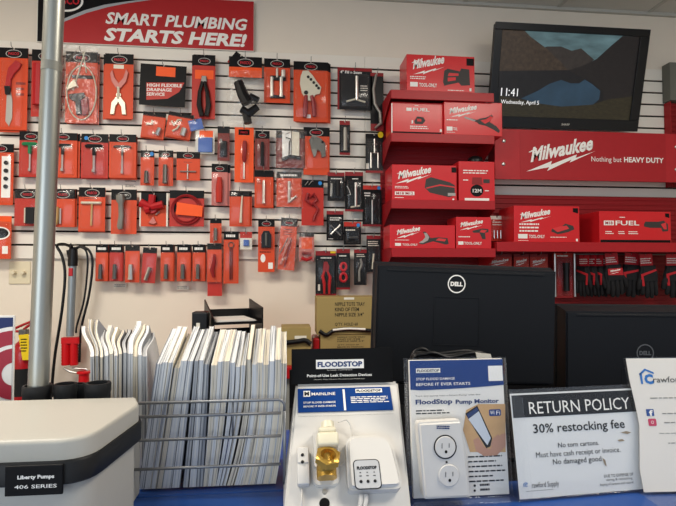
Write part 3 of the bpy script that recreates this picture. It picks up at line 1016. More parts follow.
    dict(name='carded_rod_tool', short='the dark red card left of the white paper bag', label='dark red-brown card with black header, right of the tall screwdriver card', bb=(255, 131, 269.5, 170), body='brown', hv=.2, tools=rod('dgrey', .5, .1, .7, .12), bl=(.12, .05, .88, .78)),
    dict(name='bagged_paper_kit', short='the clear bag with white paper', label='clear bag with white instruction papers and a bent black rod', bb=(276, 131, 305, 168), body='brown', head='black', hv=.2, logo=False, bl=None, bag=(-.04, -.04, 1.06, 1.0), bd=.03, cat='packaged goods',
         tools=[('paper', 'white', 'poly', [(.22, .26), (.52, .28), (.52, .98), (.20, .98)], .002, .006), ('paper', 'cream', 'poly', [(.54, .28), (.80, .30), (.80, .96), (.54, .98)], .002, .004), ('bent_rod', 'dgrey', 'tube', [(.44, .28), (.46, .66), (.50, .76), (.34, .80)], .02, .012), ('base', 'plastic', 'tube', [(.2, .22), (.5, .30), (.86, .26)], .06)]),
    dict(name='carded_jaw_cutter', short='the grey jaw cutter card', label='orange card with a grey hooked jaw cutter head', bb=(303.5, 127.5, 329, 175), hv=.19, bl=(.12, .12, .95, .8),
         tools=[('jaw', 'grey', 'poly', [(.22, .72), (.34, .82), (.66, .76), (.84, .66), (.86, .38), (.70, .36), (.66, .48), (.54, .52), (.48, .40), (.40, .36), (.30, .52)], .016), ('pin', 'dgrey', 'disc', .74, .68, .05, .02)], n=1, skew=(.4, .3)),
    dict(name='carded_tube_tool', short='the small steel tube card', label='narrow card with a short steel tube below the square black brush pack', bb=(339.5, 121, 350, 155), body='dgrey', head='redd', hv=.12, logo=False, tools=rod('grey', .5, .1, .78, .2), flats=[('red_base', 'redd', rect(0, 0, 1, .07))], bl=(.08, .06, .92, .84)),
    dict(name='carded_clamp', short='the valve puller card with a yellow tag', label='black card with a silver puller and a yellow tag, beside the red rack', bb=(365.5, 134, 383, 173), body='plastic', head='black', hv=.12, logo=False,
         tools=[('puller', 'steel', 'tube', [(.3, .12), (.3, .5), (.7, .5), (.7, .12)], .06), ('puller', 'steel', 'tube', [(.5, .5), (.5, .86)], .05), ('puller', 'steel', 'tube', [(.36, .72), (.64, .72)], .05)], flats=[('yellow_tag', 'yellow', ell(.86, .98, .16, .08, 12)), ('red_edge', 'redd', rect(0, 0, 1, .06)), ('tag_patch', 'lbl', rect(.04, .1, .2, .24))]),
    dict(name='carded_bit', short='the narrow bit card with the blue dot', label='narrow orange card with a short dark bit and a blue corner dot', bb=(140.5, 150.5, 154, 185.5), hv=.2, tools=rod('dsteel', .48, .06, .40, .16, 'bit'), dot=(.82, .9), bl=(.06, .03, .94, .98)),
    dict(name='carded_bit', short='the narrow card with a long steel bit', label='narrow orange card with a longer steel bit, right of the blue dotted one', bb=(158.5, 150.5, 173, 186), hv=.2, tools=rod('dsteel', .5, .06, .58, .16, 'bit'), bl=(.06, .03, .94, .98)),
    dict(name='carded_cross_key', short='the silver cross key card', label='squarish orange card with a small silver cross-shaped key', bb=(176.5, 152, 200, 180.5), hv=.24, bl=None, tools=[('key', 'steel', 'tube', [(.16, .30), (.84, .30)], .035), ('key', 'steel', 'tube', [(.48, .04), (.48, .56)], .03)], rows=[(.3, .62, .7, .66, 1, 'brown')]),
    dict(name='carded_knife', short='the red handled knife card', label='tall red blister with a red handled cutter, below the narrow dark stone card', bb=(211.5, 164, 227.5, 205.5), body='pink', hv=.2, tools=[('handle', 'cred', 'tube', [(.5, .06), (.5, .4), (.52, .66)], [.2, .22, .14])], bl=(.05, .02, .95, .78), n=1, skew=(1.2, -.2)),
    dict(name='carded_valve_tool', short='the orange card with a slim white tool', label='orange card with a slim whitish metal tool in clear wrap, under the tall screwdriver card', bb=(229.5, 191, 250, 226.5), hv=.16, logo=False, tools=[('stem', 'bone', 'tube', [(.55, .10), (.58, .5), (.62, .86)], [.07, .05, .03])], bl=(.05, .03, .95, .97), n=1, skew=(.8, .3)),
    dict(name='carded_rod_tool', short='the orange card with a silver rod', label='orange card with one silver rod, under the dark red card', bb=(254.5, 170.5, 273, 207.5), hv=.18, logo=False, tools=rod('steel', .5, .1, .72, .08), rows=[(.15, .62, .4, .75, 2, 'brown')], n=1, skew=(.3, -.5)),
    dict(name='carded_basin_wrench', short='the wide orange card with a silver wrench', label='wide orange card with a silver basin wrench in a crinkled bag', bb=(276.5, 172, 301.5, 207), hv=.18, logo=None, bl=None, bag=(-.06, -.05, 1.05, 1.02), bd=.025, tools=[('stem', 'steel', 'tube', [(.5, .12), (.5, .72)], .06), ('stem', 'steel', 'tube', [(.52, .14), (.78, .3)], .05)]),
    dict(name='carded_twist_tool', short='the red twisted wrench card', label='red-orange card with a dark red twisted chain tool and blue dot', bb=(301.5, 180, 323.5, 225.5), body='cred', hv=.17, logo=False, bl=None, dot=(.84, .93),
         tools=[('tool', 'redd', 'tube', [(.3, .7), (.2, .55), (.45, .45), (.7, .55), (.55, .68), (.35, .6)], .07), ('tool', 'redd', 'tube', [(.5, .5), (.75, .35), (.6, .2), (.55, .1)], .06), ('clip', 'steel', 'tube', [(.16, .88), (.3, .97), (.32, .88), (.46, .97)], .022)]),
    dict(name='carded_rod_tool', short='the black and red card left of the white rod pack', label='black card with red header and a dim grey tool', bb=(327.5, 172.5, 344.5, 201), body='dgrey', head='redd', hv=.13, logo=False, tools=[('tool', 'grey', 'tube', [(.2, .15), (.24, .6)], .08), ('tool', 'dgrey', 'tube', [(.6, .15), (.6, .7)], .14)], rows=[(.2, .74, .85, .82, 1, 'white')]),
    dict(name='carded_rod_tool', short='the black card with a thick white rod', label='black card with red header, a thick silver rod and a bent wire', bb=(345, 172, 363, 211.5), body='black', head='redd', hv=.1, logo=False, tools=[('rod', 'steel', 'tube', [(.58, .12), (.58, .72)], .08), ('rod', 'bone', 'tube', [(.3, .1), (.8, .14)], .05), ('wire', 'steel', 'tube', [(.1, .64), (.24, .52), (.3, .42), (.1, .4)], .025)], rows=[(.4, .8, .8, .85, 1, 'white')], off=.058, flats=[('red_base', 'redd', rect(0, 0, 1, .05))]),
    dict(name='carded_rod_tool', short='the black card with a blue tag by the red rack', label='black card with an orange strip, long silver pin and blue dot, beside the red rack', bb=(362.5, 185.5, 381.5, 226.5), body='black', head='cred', hv=.1, logo=False, tools=[('rod', 'steel', 'tube', [(.5, .06), (.5, .64)], .04)], dot=(.86, .94), rows=[(.1, .72, .5, .84, 2, 'white')], flats=[('red_base', 'redd', rect(0, 0, 1, .05))]),
    dict(name='carded_key', short='the black card with crossed silver keys', label='black card with two crossed silver keys', bb=(326.5, 211, 343.5, 240.5), body='black', head='redd', hv=.12, logo=False, tools=[('key', 'steel', 'tube', [(.24, .2), (.8, .52)], .06), ('key', 'dsteel', 'tube', [(.22, .52), (.8, .16)], .05)], rows=[(.2, .66, .9, .8, 2, 'white'), (.1, .03, .4, .08, 1, 'white')]),
    dict(name='carded_key', short='the short black card with a blue tag', label='short black card with red header and blue dot, right of the crossed keys', bb=(343.8, 222, 361, 244.5), body='black', head='cred', hv=.2, logo=False, tools=[('tool', 'dsteel', 'tube', [(.3, .3), (.8, .32)], .06)], dot=(.84, .86), rows=[(.1, .58, .7, .7, 1, 'lbl')], off=.05),
    # third row
    dict(name='carded_clamp_kit', short='the white edged pack left of the pipe', label='red pack with a black tool and dark oval header, left of the pipe', bb=(14.5, 189, 40, 226), body='cred', hv=.26, tools=[('tool', 'plastic', 'poly', rect(.5, .06, .84, .5), .02), ('blade', 'bone', 'tube', [(.44, .08), (.44, .48)], .04)], bl=(.03, .02, .97, .97)),
    dict(name='carded_clamp_kit', short='the orange pack right of the pipe', label='orange pack with a brass coloured tool, just right of the pipe', bb=(50, 189, 75, 227), hv=.26, tools=[('tool', 'gold', 'tube', [(.26, .06), (.3, .2), (.3, .52)], .09), ('tool', 'steel', 'tube', [(.44, .08), (.44, .48)], .05)], bl=(.03, .02, .97, .97), n=1, skew=(.4, .3)),
    dict(name='carded_scraper', short='the brass tee scraper card', label='orange card with a thin tee-shaped brass scraper', bb=(78.5, 187.5, 105, 231), hv=.22, tools=[('head', 'bone', 'tube', [(.12, .64), (.86, .64)], .055), ('stem', 'gold', 'tube', [(.52, .62), (.50, .12)], .04)], n=1, skew=(-.3, -.9), rows=[(.2, .72, .8, .76, 1, 'brown')]),
    dict(name='carded_pipe_tap', short='the grey tube wrench card', label='red card with a thick grey ribbed tube wrench hanging over it', bb=(111, 189.5, 136.5, 234), body='orange', hv=.24, tools=[('tube_wrench', 'grey', 'tube', [(.44, .10), (.42, .16), (.46, .40), (.44, .66), (.42, .74), (.4, .86)], [.1, .13, .11, .11, .18, .16]), ('cross_handle', 'dgrey', 'tube', [(.2, .86), (.7, .86)], .05)], bl=(.1, .02, .8, .9)),
    dict(name='carded_valve_wrench', short='the red valve handle card', label='white edged card with a red star-shaped valve wrench', bb=(139.5, 193, 168, 226.5), body='orange', hv=.36, logo=False, bl=None,
         tools=[('valve_wrench', 'red', 'disc', .44, .56, .24, .02), ('valve_wrench', 'red', 'tube', [(.44, .56), (.08, .68)], [.12, .16]), ('valve_wrench', 'red', 'tube', [(.44, .6), (.48, .92)], [.12, .13]), ('valve_wrench', 'red', 'tube', [(.44, .56), (.86, .64)], [.12, .15]), ('valve_wrench', 'red', 'tube', [(.4, .5), (.24, .46)], [.12, .16]), ('valve_wrench', 'pink', 'poly', [(.34, .10), (.5, .30), (.62, .10), (.5, .06)], .012), ('pin', 'steel', 'tube', [(.58, .34), (.72, .44)], .03)], flats=[('white_edge', 'lbl', rect(.0, .0, .05, 1)), ('white_edge', 'lbl', rect(.94, .0, 1, 1))]),
    dict(name='carded_cable_coil', short='the red cable coil card', label='square card with a coil of red cable behind a bright orange label', bb=(169.5, 190.5, 204, 226.5), hv=.22, logo=False, bl=None, body='cred',
         tools=[('cable', 'redd', 'ring', .5, .46, .42, .40, .035), ('cable', 'redd', 'ring', .48, .48, .37, .36, .03), ('label_tag', 'label', 'poly', [(.20, .32), (.96, .26), (.98, .56), (.24, .66)], .002, .016)], flats=[('logo_disc', 'black', ell(.13, .52, .08, .15))]),
    dict(name='carded_rod_tool', short='the little orange card with grey pin', label='little orange card with a grey pin above the fringed bag', bb=(210, 218.5, 221.5, 243), hv=.2, logo=False, tools=rod('dsteel', .5, .1, .6, .16), bl=(.06, .04, .94, .76)),
    dict(name='carded_ring_tool', short='the long orange card with a ring tool', label='long orange card with black header and a thin ring-ended tool', bb=(223.5, 231.5, 238.5, 283.5), hv=.16, logo=None, bl=(.08, .03, .92, .82), tools=[('tool', 'dsteel', 'ring', .5, .74, .18, .05, .03), ('tool', 'brown', 'tube', [(.44, .68), (.44, .08)], .05), ('tool', 'brown', 'tube', [(.56, .68), (.56, .08)], .05)]),
    dict(name='bagged_small_part', short='the little clear packet with a blue part', label='little clear packet with a blue part, right of the long ring tool card', bb=(240, 232, 252, 249.5), body='lbl', head='cred', hv=.35, logo=False, tools=[('part', 'blue', 'poly', rect(.3, .2, .75, .55), .01)], bl=(.02, .02, .98, .9), cat='packaged goods'),
    dict(name='carded_clamp', short='the orange card with a black clamp', label='long orange card with a black clamp and two white pictograms', bb=(258, 219.5, 274.5, 272), hv=.14, tools=[('clamp', 'plastic', 'poly', [(.2, .46), (.8, .46), (.8, .7), (.66, .78), (.34, .78), (.2, .7)], .016), ('screw', 'dsteel', 'tube', [(.5, .5), (.5, .74)], .08, .016)], bl=(.08, .44, .92, .83), flats=[('pictogram', 'white', ell(.3, .26, .15, .08, 12)), ('pictogram', 'white', rect(.62, .06, .9, .18))], rows=[(.1, .36, .9, .4, 1)]),
    dict(name='bagged_rod_tool', short='the tilted clear bag with red rods', label='tilted clear bag on an orange card holding thin red and silver rods', bb=(277.5, 218, 294, 270), roll=4, hv=.16, bl=None, bag=(-.12, -.02, 1.1, 1.04), bd=.02, off=.06, tools=[('rod', 'pink', 'tube', [(.15, .1), (.6, .64)], .06), ('rod', 'redd', 'tube', [(.4, .06), (.7, .6)], .05), ('rod', 'dsteel', 'tube', [(.05, .3), (.5, .62)], .03)], rows=[(.2, .66, .8, .8, 3, 'brown')]),
    dict(name='bagged_small_part', short='the clear bag with an orange label', label='small clear bag of red parts under a bright orange label', bb=(299, 233.5, 314, 261.5), body='pink', head='dgrey', hv=.12, logo=False, bl=None, bag=(-.08, -.04, 1.08, 1.02), bd=.025, cat='packaged goods', tools=[('part', 'red', 'tube', [(.15, .12), (.5, .06), (.85, .14)], .12), ('part', 'redd', 'tube', [(.2, .3), (.8, .26)], .1)], flats=[('orange_label', 'orangeb', rect(.16, .44, .88, .84))], rows=[(.3, .55, .7, .75, 2)]),
    dict(name='carded_tongue_pliers', short='the red adjustable pliers card', label='black card with long red handled adjustable pliers', bb=(315.5, 251, 336, 296), body='plastic', head='redd', hv=.1, logo=False, bl=(.08, .05, .92, .8), off=.05,
         tools=[('handle', 'red', 'tube', [(.42, .56), (.34, .44), (.42, .28), (.42, .05)], [.05, .08, .08, .05]), ('handle', 'red', 'tube', [(.58, .54), (.7, .42), (.66, .26), (.66, .05)], [.05, .08, .08, .05]), ('jaw', 'redd', 'poly', [(.34, .56), (.62, .52), (.66, .66), (.56, .76), (.4, .76)], .014)], rows=[(.25, .82, .85, .87, 1, 'white')], flats=[('red_base', 'redd', rect(0, 0, 1, .05)), ('patch', 'lbl', rect(.12, .12, .22, .26)), ('yellow_tag', 'yellow', rect(.72, .95, .98, .995))]),
    dict(name='carded_strap_tool', short='the red figure-eight tool card', label='black card with a red figure-eight shaped tool', bb=(336.3, 249, 350, 289.5), body='plastic', head='redd', hv=.1, logo=False, off=.065, tools=[('figure_eight', 'mred', 'ring', .5, .56, .2, .09, .1), ('figure_eight', 'mred', 'ring', .5, .30, .22, .10, .1)], bl=(.08, .06, .92, .78), flats=[('red_base', 'redd', rect(0, 0, 1, .05))], rows=[(.2, .80, .8, .86, 1, 'white')]),
    dict(name='carded_rod_tool', short='the narrow black card left of the corner monitor', label='narrow black card with a grey tool, right of the red figure-eight tool card', bb=(354, 249.5, 366.5, 285), body='plastic', head='redd', hv=.1, logo=False, tools=[('tool', 'grey', 'tube', [(.4, .1), (.4, .4), (.6, .6), (.5, .74)], .1), ('tool', 'dsteel', 'ring', .5, .55, .2, .08, .04)], bl=(.08, .06, .92, .82), rows=[(.2, .78, .9, .88, 2, 'lbl')]),
    dict(name='carded_rod_tool', short='the black card half behind the large monitor', label='black card with white lettering, partly behind the top of the large monitor', bb=(366.5, 235.5, 380.5, 272), body='plastic', head='redd', hv=.1, logo=False, tools=[('tool', 'bone', 'tube', [(.4, .08), (.5, .5)], .07)], bl=(.08, .06, .92, .7), rows=[(.1, .7, .9, .86, 3, 'lbl')], off=.05),
    dict(name='carded_kit', short='the bulky orange box at the left edge', label='bulky orange box with a white oval, low at the left edge', bb=(-18, 216, 11, 259), body='orange', head='orangeb', hv=.14, logo=False, bl=(.0, .0, 1, .86), bd=.05, flats=[('oval', 'white', ell(.62, .6, .34, .15)), ('oval', 'black', ell(.62, .6, .29, .12)), ('white_mark', 'white', rect(.7, .12, .9, .3))]),
]
# the low row of narrow bit cards
row = [(95.5, 244.5, 108, 281, 'orange', 'first narrow bit card at the bottom row\'s left end'), (109.5, 244.5, 122.5, 281, 'cred', 'second narrow bit card of the bottom row, darker red'),
       (160.5, 244.5, 173.5, 281, 'orange', 'narrow bit card just right of the bottom row\'s gap'), (177, 244.5, 190.5, 281, 'orange', 'narrow bit card second right of the bottom row\'s gap'), (192.5, 244.5, 205, 281, 'orange', 'narrow bit card beside the clear-wrapped knife pack')]
for x0, y0, x1, y1, bd_, lab in row:
    L.append(dict(name='carded_bit', short='the ' + lab, label='orange-red ' + lab, bb=(x0, y0, x1, y1), body=bd_, hv=.22, logo=None, tools=rod('dsteel', .46, .06, .46, .16, 'bit'), bl=(.06, .02, .94, .80), n=1, skew=(.3, -.4)))
L += [
    dict(name='carded_bit', short='the third card of the bottom row with a silver socket', label='clear pack with a short silver socket, third card of the bottom row', bb=(125, 245, 139.5, 282.5), body='orange', hv=.16, logo=False, tools=rod('steel', .45, .08, .48, .17, 'bit'), bl=(-.06, -.02, 1.04, 1.0)),
    dict(name='carded_bit', short='the fourth card of the bottom row with a silver socket', label='tilted clear pack with a slanted silver socket, fourth card of the bottom row', bb=(141, 247.5, 155, 283), body='cred', hv=.16, logo=False, roll=3, tools=[('bit', 'steel', 'tube', [(.35, .08), (.62, .44)], .15)], bl=(-.06, -.02, 1.04, 1.0), off=.06),
    dict(name='carded_knife', short='the clear-wrapped knife pack', label='clear-wrapped orange pack with a dark red knife, right end of the bottom row', bb=(207, 243.5, 221.5, 282), body='orange', hv=.16, logo=False, tools=[('knife', 'redd', 'tube', [(.5, .12), (.38, .3), (.5, .5), (.52, .72)], [.1, .16, .15, .08])], bl=(-.03, -.02, 1.03, 1.0), off=.06),
    dict(name='carded_tag', short='the red tag under the clear-wrapped knife pack', label='small red tag hanging below the clear-wrapped knife pack', bb=(207.5, 268, 222, 296), body='cred', head=None, bl=None, hook=False, off=.045, cat='tag'),
]
for d in L:
    d = dict(d)
    tx = d.pop('txt', None)
    d.pop('card_short', None)
    r_ = P(**d)
    if tx:
        bb = d['bb']
        w = at(bb[2], bb[1], D - .055).x - at(bb[0], bb[1], D - .055).x
        h = at(bb[2], bb[1], D - .055).z - at(bb[2], bb[3], D - .055).z
        text(r_, tx[0], (tx[1] - .5) * w, tx[2] * h, (tx[3] - .5) * w, tx[4] * h, -.0052, M['white'], bold=.02)
    if d['name'] == 'service_bag':
        w = at(185, 85, D - .055).x - at(139, 85, D - .055).x
        h = at(160, 65, D - .055).z - at(160, 106, D - .055).z
        for s_, a, b_, c, e in (('HIGH FLEXIBLE', -.34, .44, .42, .52), ('DRAINAGE', -.34, .33, .2, .41), ('SERVICE', -.34, .22, .05, .30)):
            text(r_, s_, a * w, b_ * h, c * w, e * h, -.0052, M['white'], bold=.02, slope=.05)

# black and red tag behind the fitting bag
P('carded_tag', 'the crossways black tag', 'black and red tag turned crossways beside the bagged drain fitting', (226, 52, 239, 66), 'black', None, 0, False, hook=False, bl=None, roll=38, off=.035, cat='tag', flats=[('red_strip', 'cred', rect(0, 0, 1, .3))], dot=(.75, .2))
# the low red cards between the wide rack's shelf and the monitor
for x0, x1, y1, lab in ((488, 512, 292, 'red card half behind the large monitor, leftmost under the wide shelf'), (514, 529, 292, 'narrow red card under the wide shelf, second from left'),
                        (530, 548, 292, 'red card just left of the steel edged pack')):
    t = P('carded_tool', 'the ' + lab, lab, (x0, 254, x1, y1), 'cred', 'redd', .08, False, off=.07, bl=(.06, .05, .94, .9), tools=[('tool', 'dgrey', 'tube', [(.5, .1), (.5, .5)], .1)])
    w = at(x1, 260, D - .07).x - at(x0, 260, D - .07).x
    h = at(x0, 254, D - .07).z - at(x0, y1, D - .07).z
    script_logo(t, lambda u, v: ((u - .5) * w, v * h), (.15, .74), (.85, .82), -.09, (.12, .69), (.85, .80), -.0045)
P('carded_light', 'the steel edged red pack', 'tall red pack with bright steel edges and a black torch under the wide shelf', (553, 253, 575, 298), 'redd', 'cred', .1, False, off=.07, bl=(.16, .05, .84, .88),
  tools=[('torch', 'plastic', 'tube', [(.52, .16), (.52, .5), (.52, .78)], [.13, .12, .15]), ('steel_edge', 'steel', 'tube', [(.06, .98), (.06, .03)], .05), ('steel_edge', 'steel', 'tube', [(.95, .98), (.95, .03)], .05)], rows=[(.2, .9, .8, .97, 1, 'white')])
P('carded_drill_bits', 'the drill bit cards behind the drill carton', 'red card of small drill bits hanging between the drill carton and the planer carton', (490.5, 216, 503.5, 241), 'cred', 'lbl', .14, False, off=.10, bl=(.04, .1, .96, .84), hook=False,
  tools=[('drill_bit', 'steel', 'tube', [(u, .1), (u, .42)], .04) for u in (.25, .5, .75)], rows=[(.15, .6, .85, .8, 2, 'lbl')])

# price labels on the slats
for px, py in ((131, 180.5), (131, 186), (120, 285.5), (183, 287.5)):
    bm = B()
    p = at(px, py, D)
    box(bm, p.x - .035, D - .0006, p.z - .011, p.x + .035, D - .0001, p.z + .011)
    o = obj('price_label', bm, M['lbl'])
    tag(o, {131: 'white price label, %s of the two left of the blue dotted bit card' % ('upper' if py < 182 else 'lower'), 120: 'white price label below the narrow bit cards at left', 183: 'white price label below the narrow bit cards at right'}[px], 'price label')
    bm = B()
    lines(bm, p.x - .03, p.z - .008, p.x + .03, p.z + .008, 2, D - .0009)
    obj('small_print', bm, M['dgrey'], o)

# --------------------------------------------------------------- gloves
GLV = mat('glove_black_fabric', '1c1c1f', .85, var=.2, scale=120, bump=.4)
GLR = mat('glove_red_fabric', 'b5202a', .7, var=.1, scale=90, bump=.3)


def glove(x0, x1, y0, y1, off, label, yaw=0, roll=0, redback=False, script=False, short='', thumb=1):
    Y = D - off
    fr = Fr(at((x0 + x1) / 2, y1, Y), yaw=yaw, roll=roll)
    w = (at(x1, 270, Y).x - at(x0, 270, Y).x) if yaw == 0 else .10
    h = at(x0, y0, Y).z - fr.O.z
    t = fr.root('work_glove', label, 'gloves', 'black work gloves under the wide shelf')
    bm = B()
    for i, (u, v, r_) in enumerate(((-.34, .10, .085), (-.12, .03, .09), (.10, .02, .09), (.31, .07, .08))):
        tube(bm, [(u * w, -.016, h * .42), (u * w, -.02, h * (.2 + v * .5)), (u * w * 1.04, -.016, h * (v + .03)), (u * w * 1.04, -.014, h * v)], [r_ * w * 1.25, r_ * w * 1.2, r_ * w * 1.1, r_ * w * .55], 10)
    tube(bm, [(thumb * .36 * w, -.018, h * .50), (thumb * .50 * w, -.024, h * .38), (thumb * .54 * w, -.02, h * .25), (thumb * .54 * w, -.018, h * .22)], [.1 * w, .11 * w, .095 * w, .05 * w], 10)
    prism(bm, [(-.43 * w, h * .36), (.42 * w, h * .36), (.44 * w, h * .55), (.36 * w, h * .66), (.36 * w, h * .74), (-.36 * w, h * .74), (-.37 * w, h * .66), (-.46 * w, h * .55)], -.032, -.004, bev=.010, seg=3)
    obj('hand_shell', bm, GLV, t, smooth=60)
    bm = B()
    prism(bm, [(-.37 * w, h * .52), (.38 * w, h * .50), (.36 * w, h * .66), (-.36 * w, h * .66)] if redback else [(thumb * .30 * w, h * .3), (thumb * .42 * w, h * .3), (thumb * .46 * w, h * .56), (-thumb * .30 * w, h * .66), (-thumb * .34 * w, h * .62), (thumb * .34 * w, h * .52)], -.0345, -.0325, bev=.0006, seg=1)
    obj('back_trim', bm, GLR, t)
    bm = B()
    prism(bm, notch(-.30 * w, h * .72, .33 * w, h, 0), -.006, -.002)
    cd_ = obj('hang_card', bm, M['mred'], t)
    bm = B()
    lines(bm, -.28 * w, h * .78, .28 * w, h * .92, 3, -.0065)
    obj('small_print', bm, M['white'], cd_)
    if script:
        script_logo(t, lambda u, v: (u * w, v * h), (-.26, .58), (.24, .61), -.05, (-.28, .54), (.26, .585), -.0349)
    return t


GZ = (253, 299)
for i in range(4):
    glove(578 + i * 7, 592 + i * 7, 255, 297.5, .12 + .0 * i, 'black and red work glove seen edge-on, %s of the four edge-on gloves' % ('leftmost', 'second from left', 'third from left', 'rightmost')[i], yaw=-68)
glove(604, 624, 253, 298, .16, 'black work glove with a red back and white script, in front of the edge-on gloves', redback=True, script=True, roll=-4)
glove(618, 640, 253, 298, .12, 'black work glove with plain black back, middle of the three facing gloves', thumb=-1, roll=4)
glove(638, 658, 254, 299, .155, 'black work glove with a red edge along its thumb, right of the plain black one', thumb=-1, roll=-3)
glove(662, 684, 254, 299, .14, 'black work glove cut off by the right edge of the picture', thumb=-1)
bm = B()
a, b_ = at(577, 256, D - .07), at(690, 256, D - .07)
tube(bm, [(a.x, D - .045, a.z + .012), (b_.x, D - .045, a.z + .012)], .004, 8)
for xx in (a.x + .01, b_.x - .01):
    tube(bm, [(xx, D - .028, a.z + .012), (xx, D - .045, a.z + .012)], .004, 8)
tag(obj('hanging_rail', bm, HOOKM), 'thin steel rail carrying the work gloves', 'rail')
# ------------------------------------------------------- left wall fittings
p = at(20, 284, WY)
w = at(30.5, 272, WY).x - at(9, 272, WY).x
h = at(20, 261.5, WY).z - p.z
t = empty('wall_plate', (p.x, WY, p.z), 'cream wall plate with two round knobs below the slatwall at left', 'wall plate')
PLM = mat('ivory_plate', 'ddd2b4', .4)
bm = B()
box(bm, -w / 2, -.007, 0, w / 2, -.0003, h, bev=.003)
obj('plate', bm, PLM, t)
for u in (-.22, .22):
    bm = B()
    lathe(bm, [(.0, .034), (.009, .033), (.011, .028), (.0115, .008), (.013, .0072)], (u * w, 0, h * .5), 'y', 18)
    obj('knob', bm, PLM, t, smooth=50)

# fire extinguisher on the wall
ey = D - .10
p = at(24, 400, ey)
r_ = .062
cx = at(21, 380, ey).x + .01
zt = at(21, 341, ey).z
t = empty('fire_extinguisher', (cx, ey, p.z - .12), 'red fire extinguisher with a yellow tag, half hidden behind the pipe', 'fire extinguisher')
hh = zt - (p.z - .12)
EXR = mat('extinguisher_red', 'a81820', .3, coat=.4)
bm = B()
lathe(bm, [(0, 0), (r_ * .9, 0), (r_, .012), (r_, hh - .06), (r_ * .85, hh - .025), (r_ * .4, hh), (.018, hh + .01), (.018, hh + .03), (0, hh + .03)], n=32)
obj('cylinder', bm, EXR, t, smooth=40)
bm = B()
lathe(bm, [(r_ + .0008, hh * .35), (r_ + .0008, hh * .68)], n=32)
obj('instruction_label', bm, M['dgrey'], t, smooth=40)
bm = B()
box(bm, -.02, -.018, hh + .03, .02, .018, hh + .062, bev=.004)
obj('valve', bm, M['dsteel'], t)
for nm, pts in (('lever', [(.0, 0, hh + .062), (.03, 0, hh + .085), (.085, 0, hh + .098)]), ('carry_handle', [(-.015, 0, hh + .05), (-.06, 0, hh + .055), (-.035, 0, hh + .072), (.03, 0, hh + .10), (.085, 0, hh + .112)])):
    bm = B()
    tube(bm, curve_pts(pts, 5), .007, 8)
    obj(nm, bm, EXR, t)
bm = B()
a0, a1 = at(18.5, 335, ey - .07), at(29.5, 360, ey - .07)
prism(bm, [(a0.x - cx, a0.z - p.z + .12), (a1.x - cx - .006, a0.z - p.z + .125), (a1.x - cx, a1.z - p.z + .12), (a0.x - cx + .022, a1.z - p.z + .12)], -.071, -.0695)
tg = obj('inspection_tag', bm, M['yellow'], t)
bm = B()
lines(bm, a0.x - cx + .012, a1.z - p.z + .16, a1.x - cx - .01, a0.z - p.z + .105, 5, -.0715)
obj('small_print', bm, M['black'], tg)
bm = B()
box(bm, cx - .03, ey + .064, p.z + .08, cx + .03, WY - .0005, p.z + .14, bev=.002)
tag(obj('extinguisher_bracket', bm, M['dsteel']), 'steel wall bracket behind the fire extinguisher', 'bracket')

# hand pump with hoses hung on the slatwall
hy = D - .07


def pt(px, py, y=hy):
    return at(px, py, y)


o_ = pt(70, 366)
t = empty('hand_pump', o_, 'grey and red hand pump with black hoses hanging on the wall right of the pipe', 'pump')


def lc(px, py, dy=0):
    return at(px, py, hy + dy) - o_


GT = mat('grey_tube', '8f979c', .35, .35)
bm = B()
tube(bm, [lc(72.8, 264), lc(70, 336)], .020, 18)
obj('barrel', bm, GT, t, smooth=50)
bm = B()
a, b_ = lc(71.5, 334), lc(70, 366)
prism(bm, [(lc(62.5, 335).x, b_.z + .155), (lc(80, 335).x, b_.z + .155), (lc(80, 341).x, b_.z + .12), (lc(62.5, 341).x, b_.z + .12)], -.022, .022, bev=.004)
for u in (65.8, 74):
    k = []
    rr_ = []
    for i in range(19):
        f = i / 18
        q = lc(u, 338 + 27 * f)
        k.append(q)
        rr_.append(.023 if i % 2 else .0205)
    tube(bm, k, rr_, 14)
obj('red_grip', bm, mat('pump_red', 'c8141c', .35), t, smooth=50)
bm = B()
tube(bm, [lc(72.8, 266), lc(73, 256), lc(73.3, 247)], [.025, .025, .020], 14)
tube(bm, [lc(70, 257), lc(68.5, 250)], [.012, .012], 10)
obj('pump_head', bm, M['plastic'], t, smooth=40)
bm = B()
q = lc(72.2, 272)
box(bm, q.x - .011, -.0245, q.z - .022, q.x + .011, -.015, q.z + .022, bev=.003)
obj('red_label', bm, M['red'], t)
bm = B()
tube(bm, curve_pts([lc(75, 249), lc(82, 246.5), lc(90, 252), (lc(92.5, 265)), lc(89, 295), lc(81, 330), lc(79.5, 362)], 6), .0068, 8)
obj('hose', bm, M['plastic'], t)
bm = B()
tube(bm, curve_pts([lc(74, 248.5, -.02), lc(80, 247, -.02), lc(86.5, 252, -.02), lc(87.5, 268, -.02), lc(84, 300, -.02), lc(77, 325, -.02), lc(76, 333, -.02)], 6), .0055, 8)
obj('hose', bm, M['plastic'], t)
bm = B()
tube(bm, curve_pts([lc(72, 247, -.03), lc(63, 244, -.01), lc(57, 246, 0), lc(62, 256, 0), lc(65, 275, 0), lc(62, 310, 0), lc(55, 355, 0), lc(52, 388, 0), lc(52.5, 397, 0)], 6), .0075, 8)
obj('hose', bm, M['plastic'], t)
bm = B()
tube(bm, curve_pts([lc(64, 368), lc(70, 371.5), lc(80, 373), lc(87, 371.5), lc(86, 369), lc(78, 368.5), lc(72, 368)], 5), .006, 8)
obj('wire_bail', bm, M['steel'], t)
bm = B()
q = lc(84, 371)
lathe(bm, [(.030, 0), (.036, -.004), (.036, -.012), (.026, -.014), (.028, -.13), (0, -.13)], (q.x, 0, q.z), 'z', 20)
obj('red_cap', bm, mat('pump_red', 'c8141c', .35), t, smooth=45)
bm = B()
q = pt(73, 247)
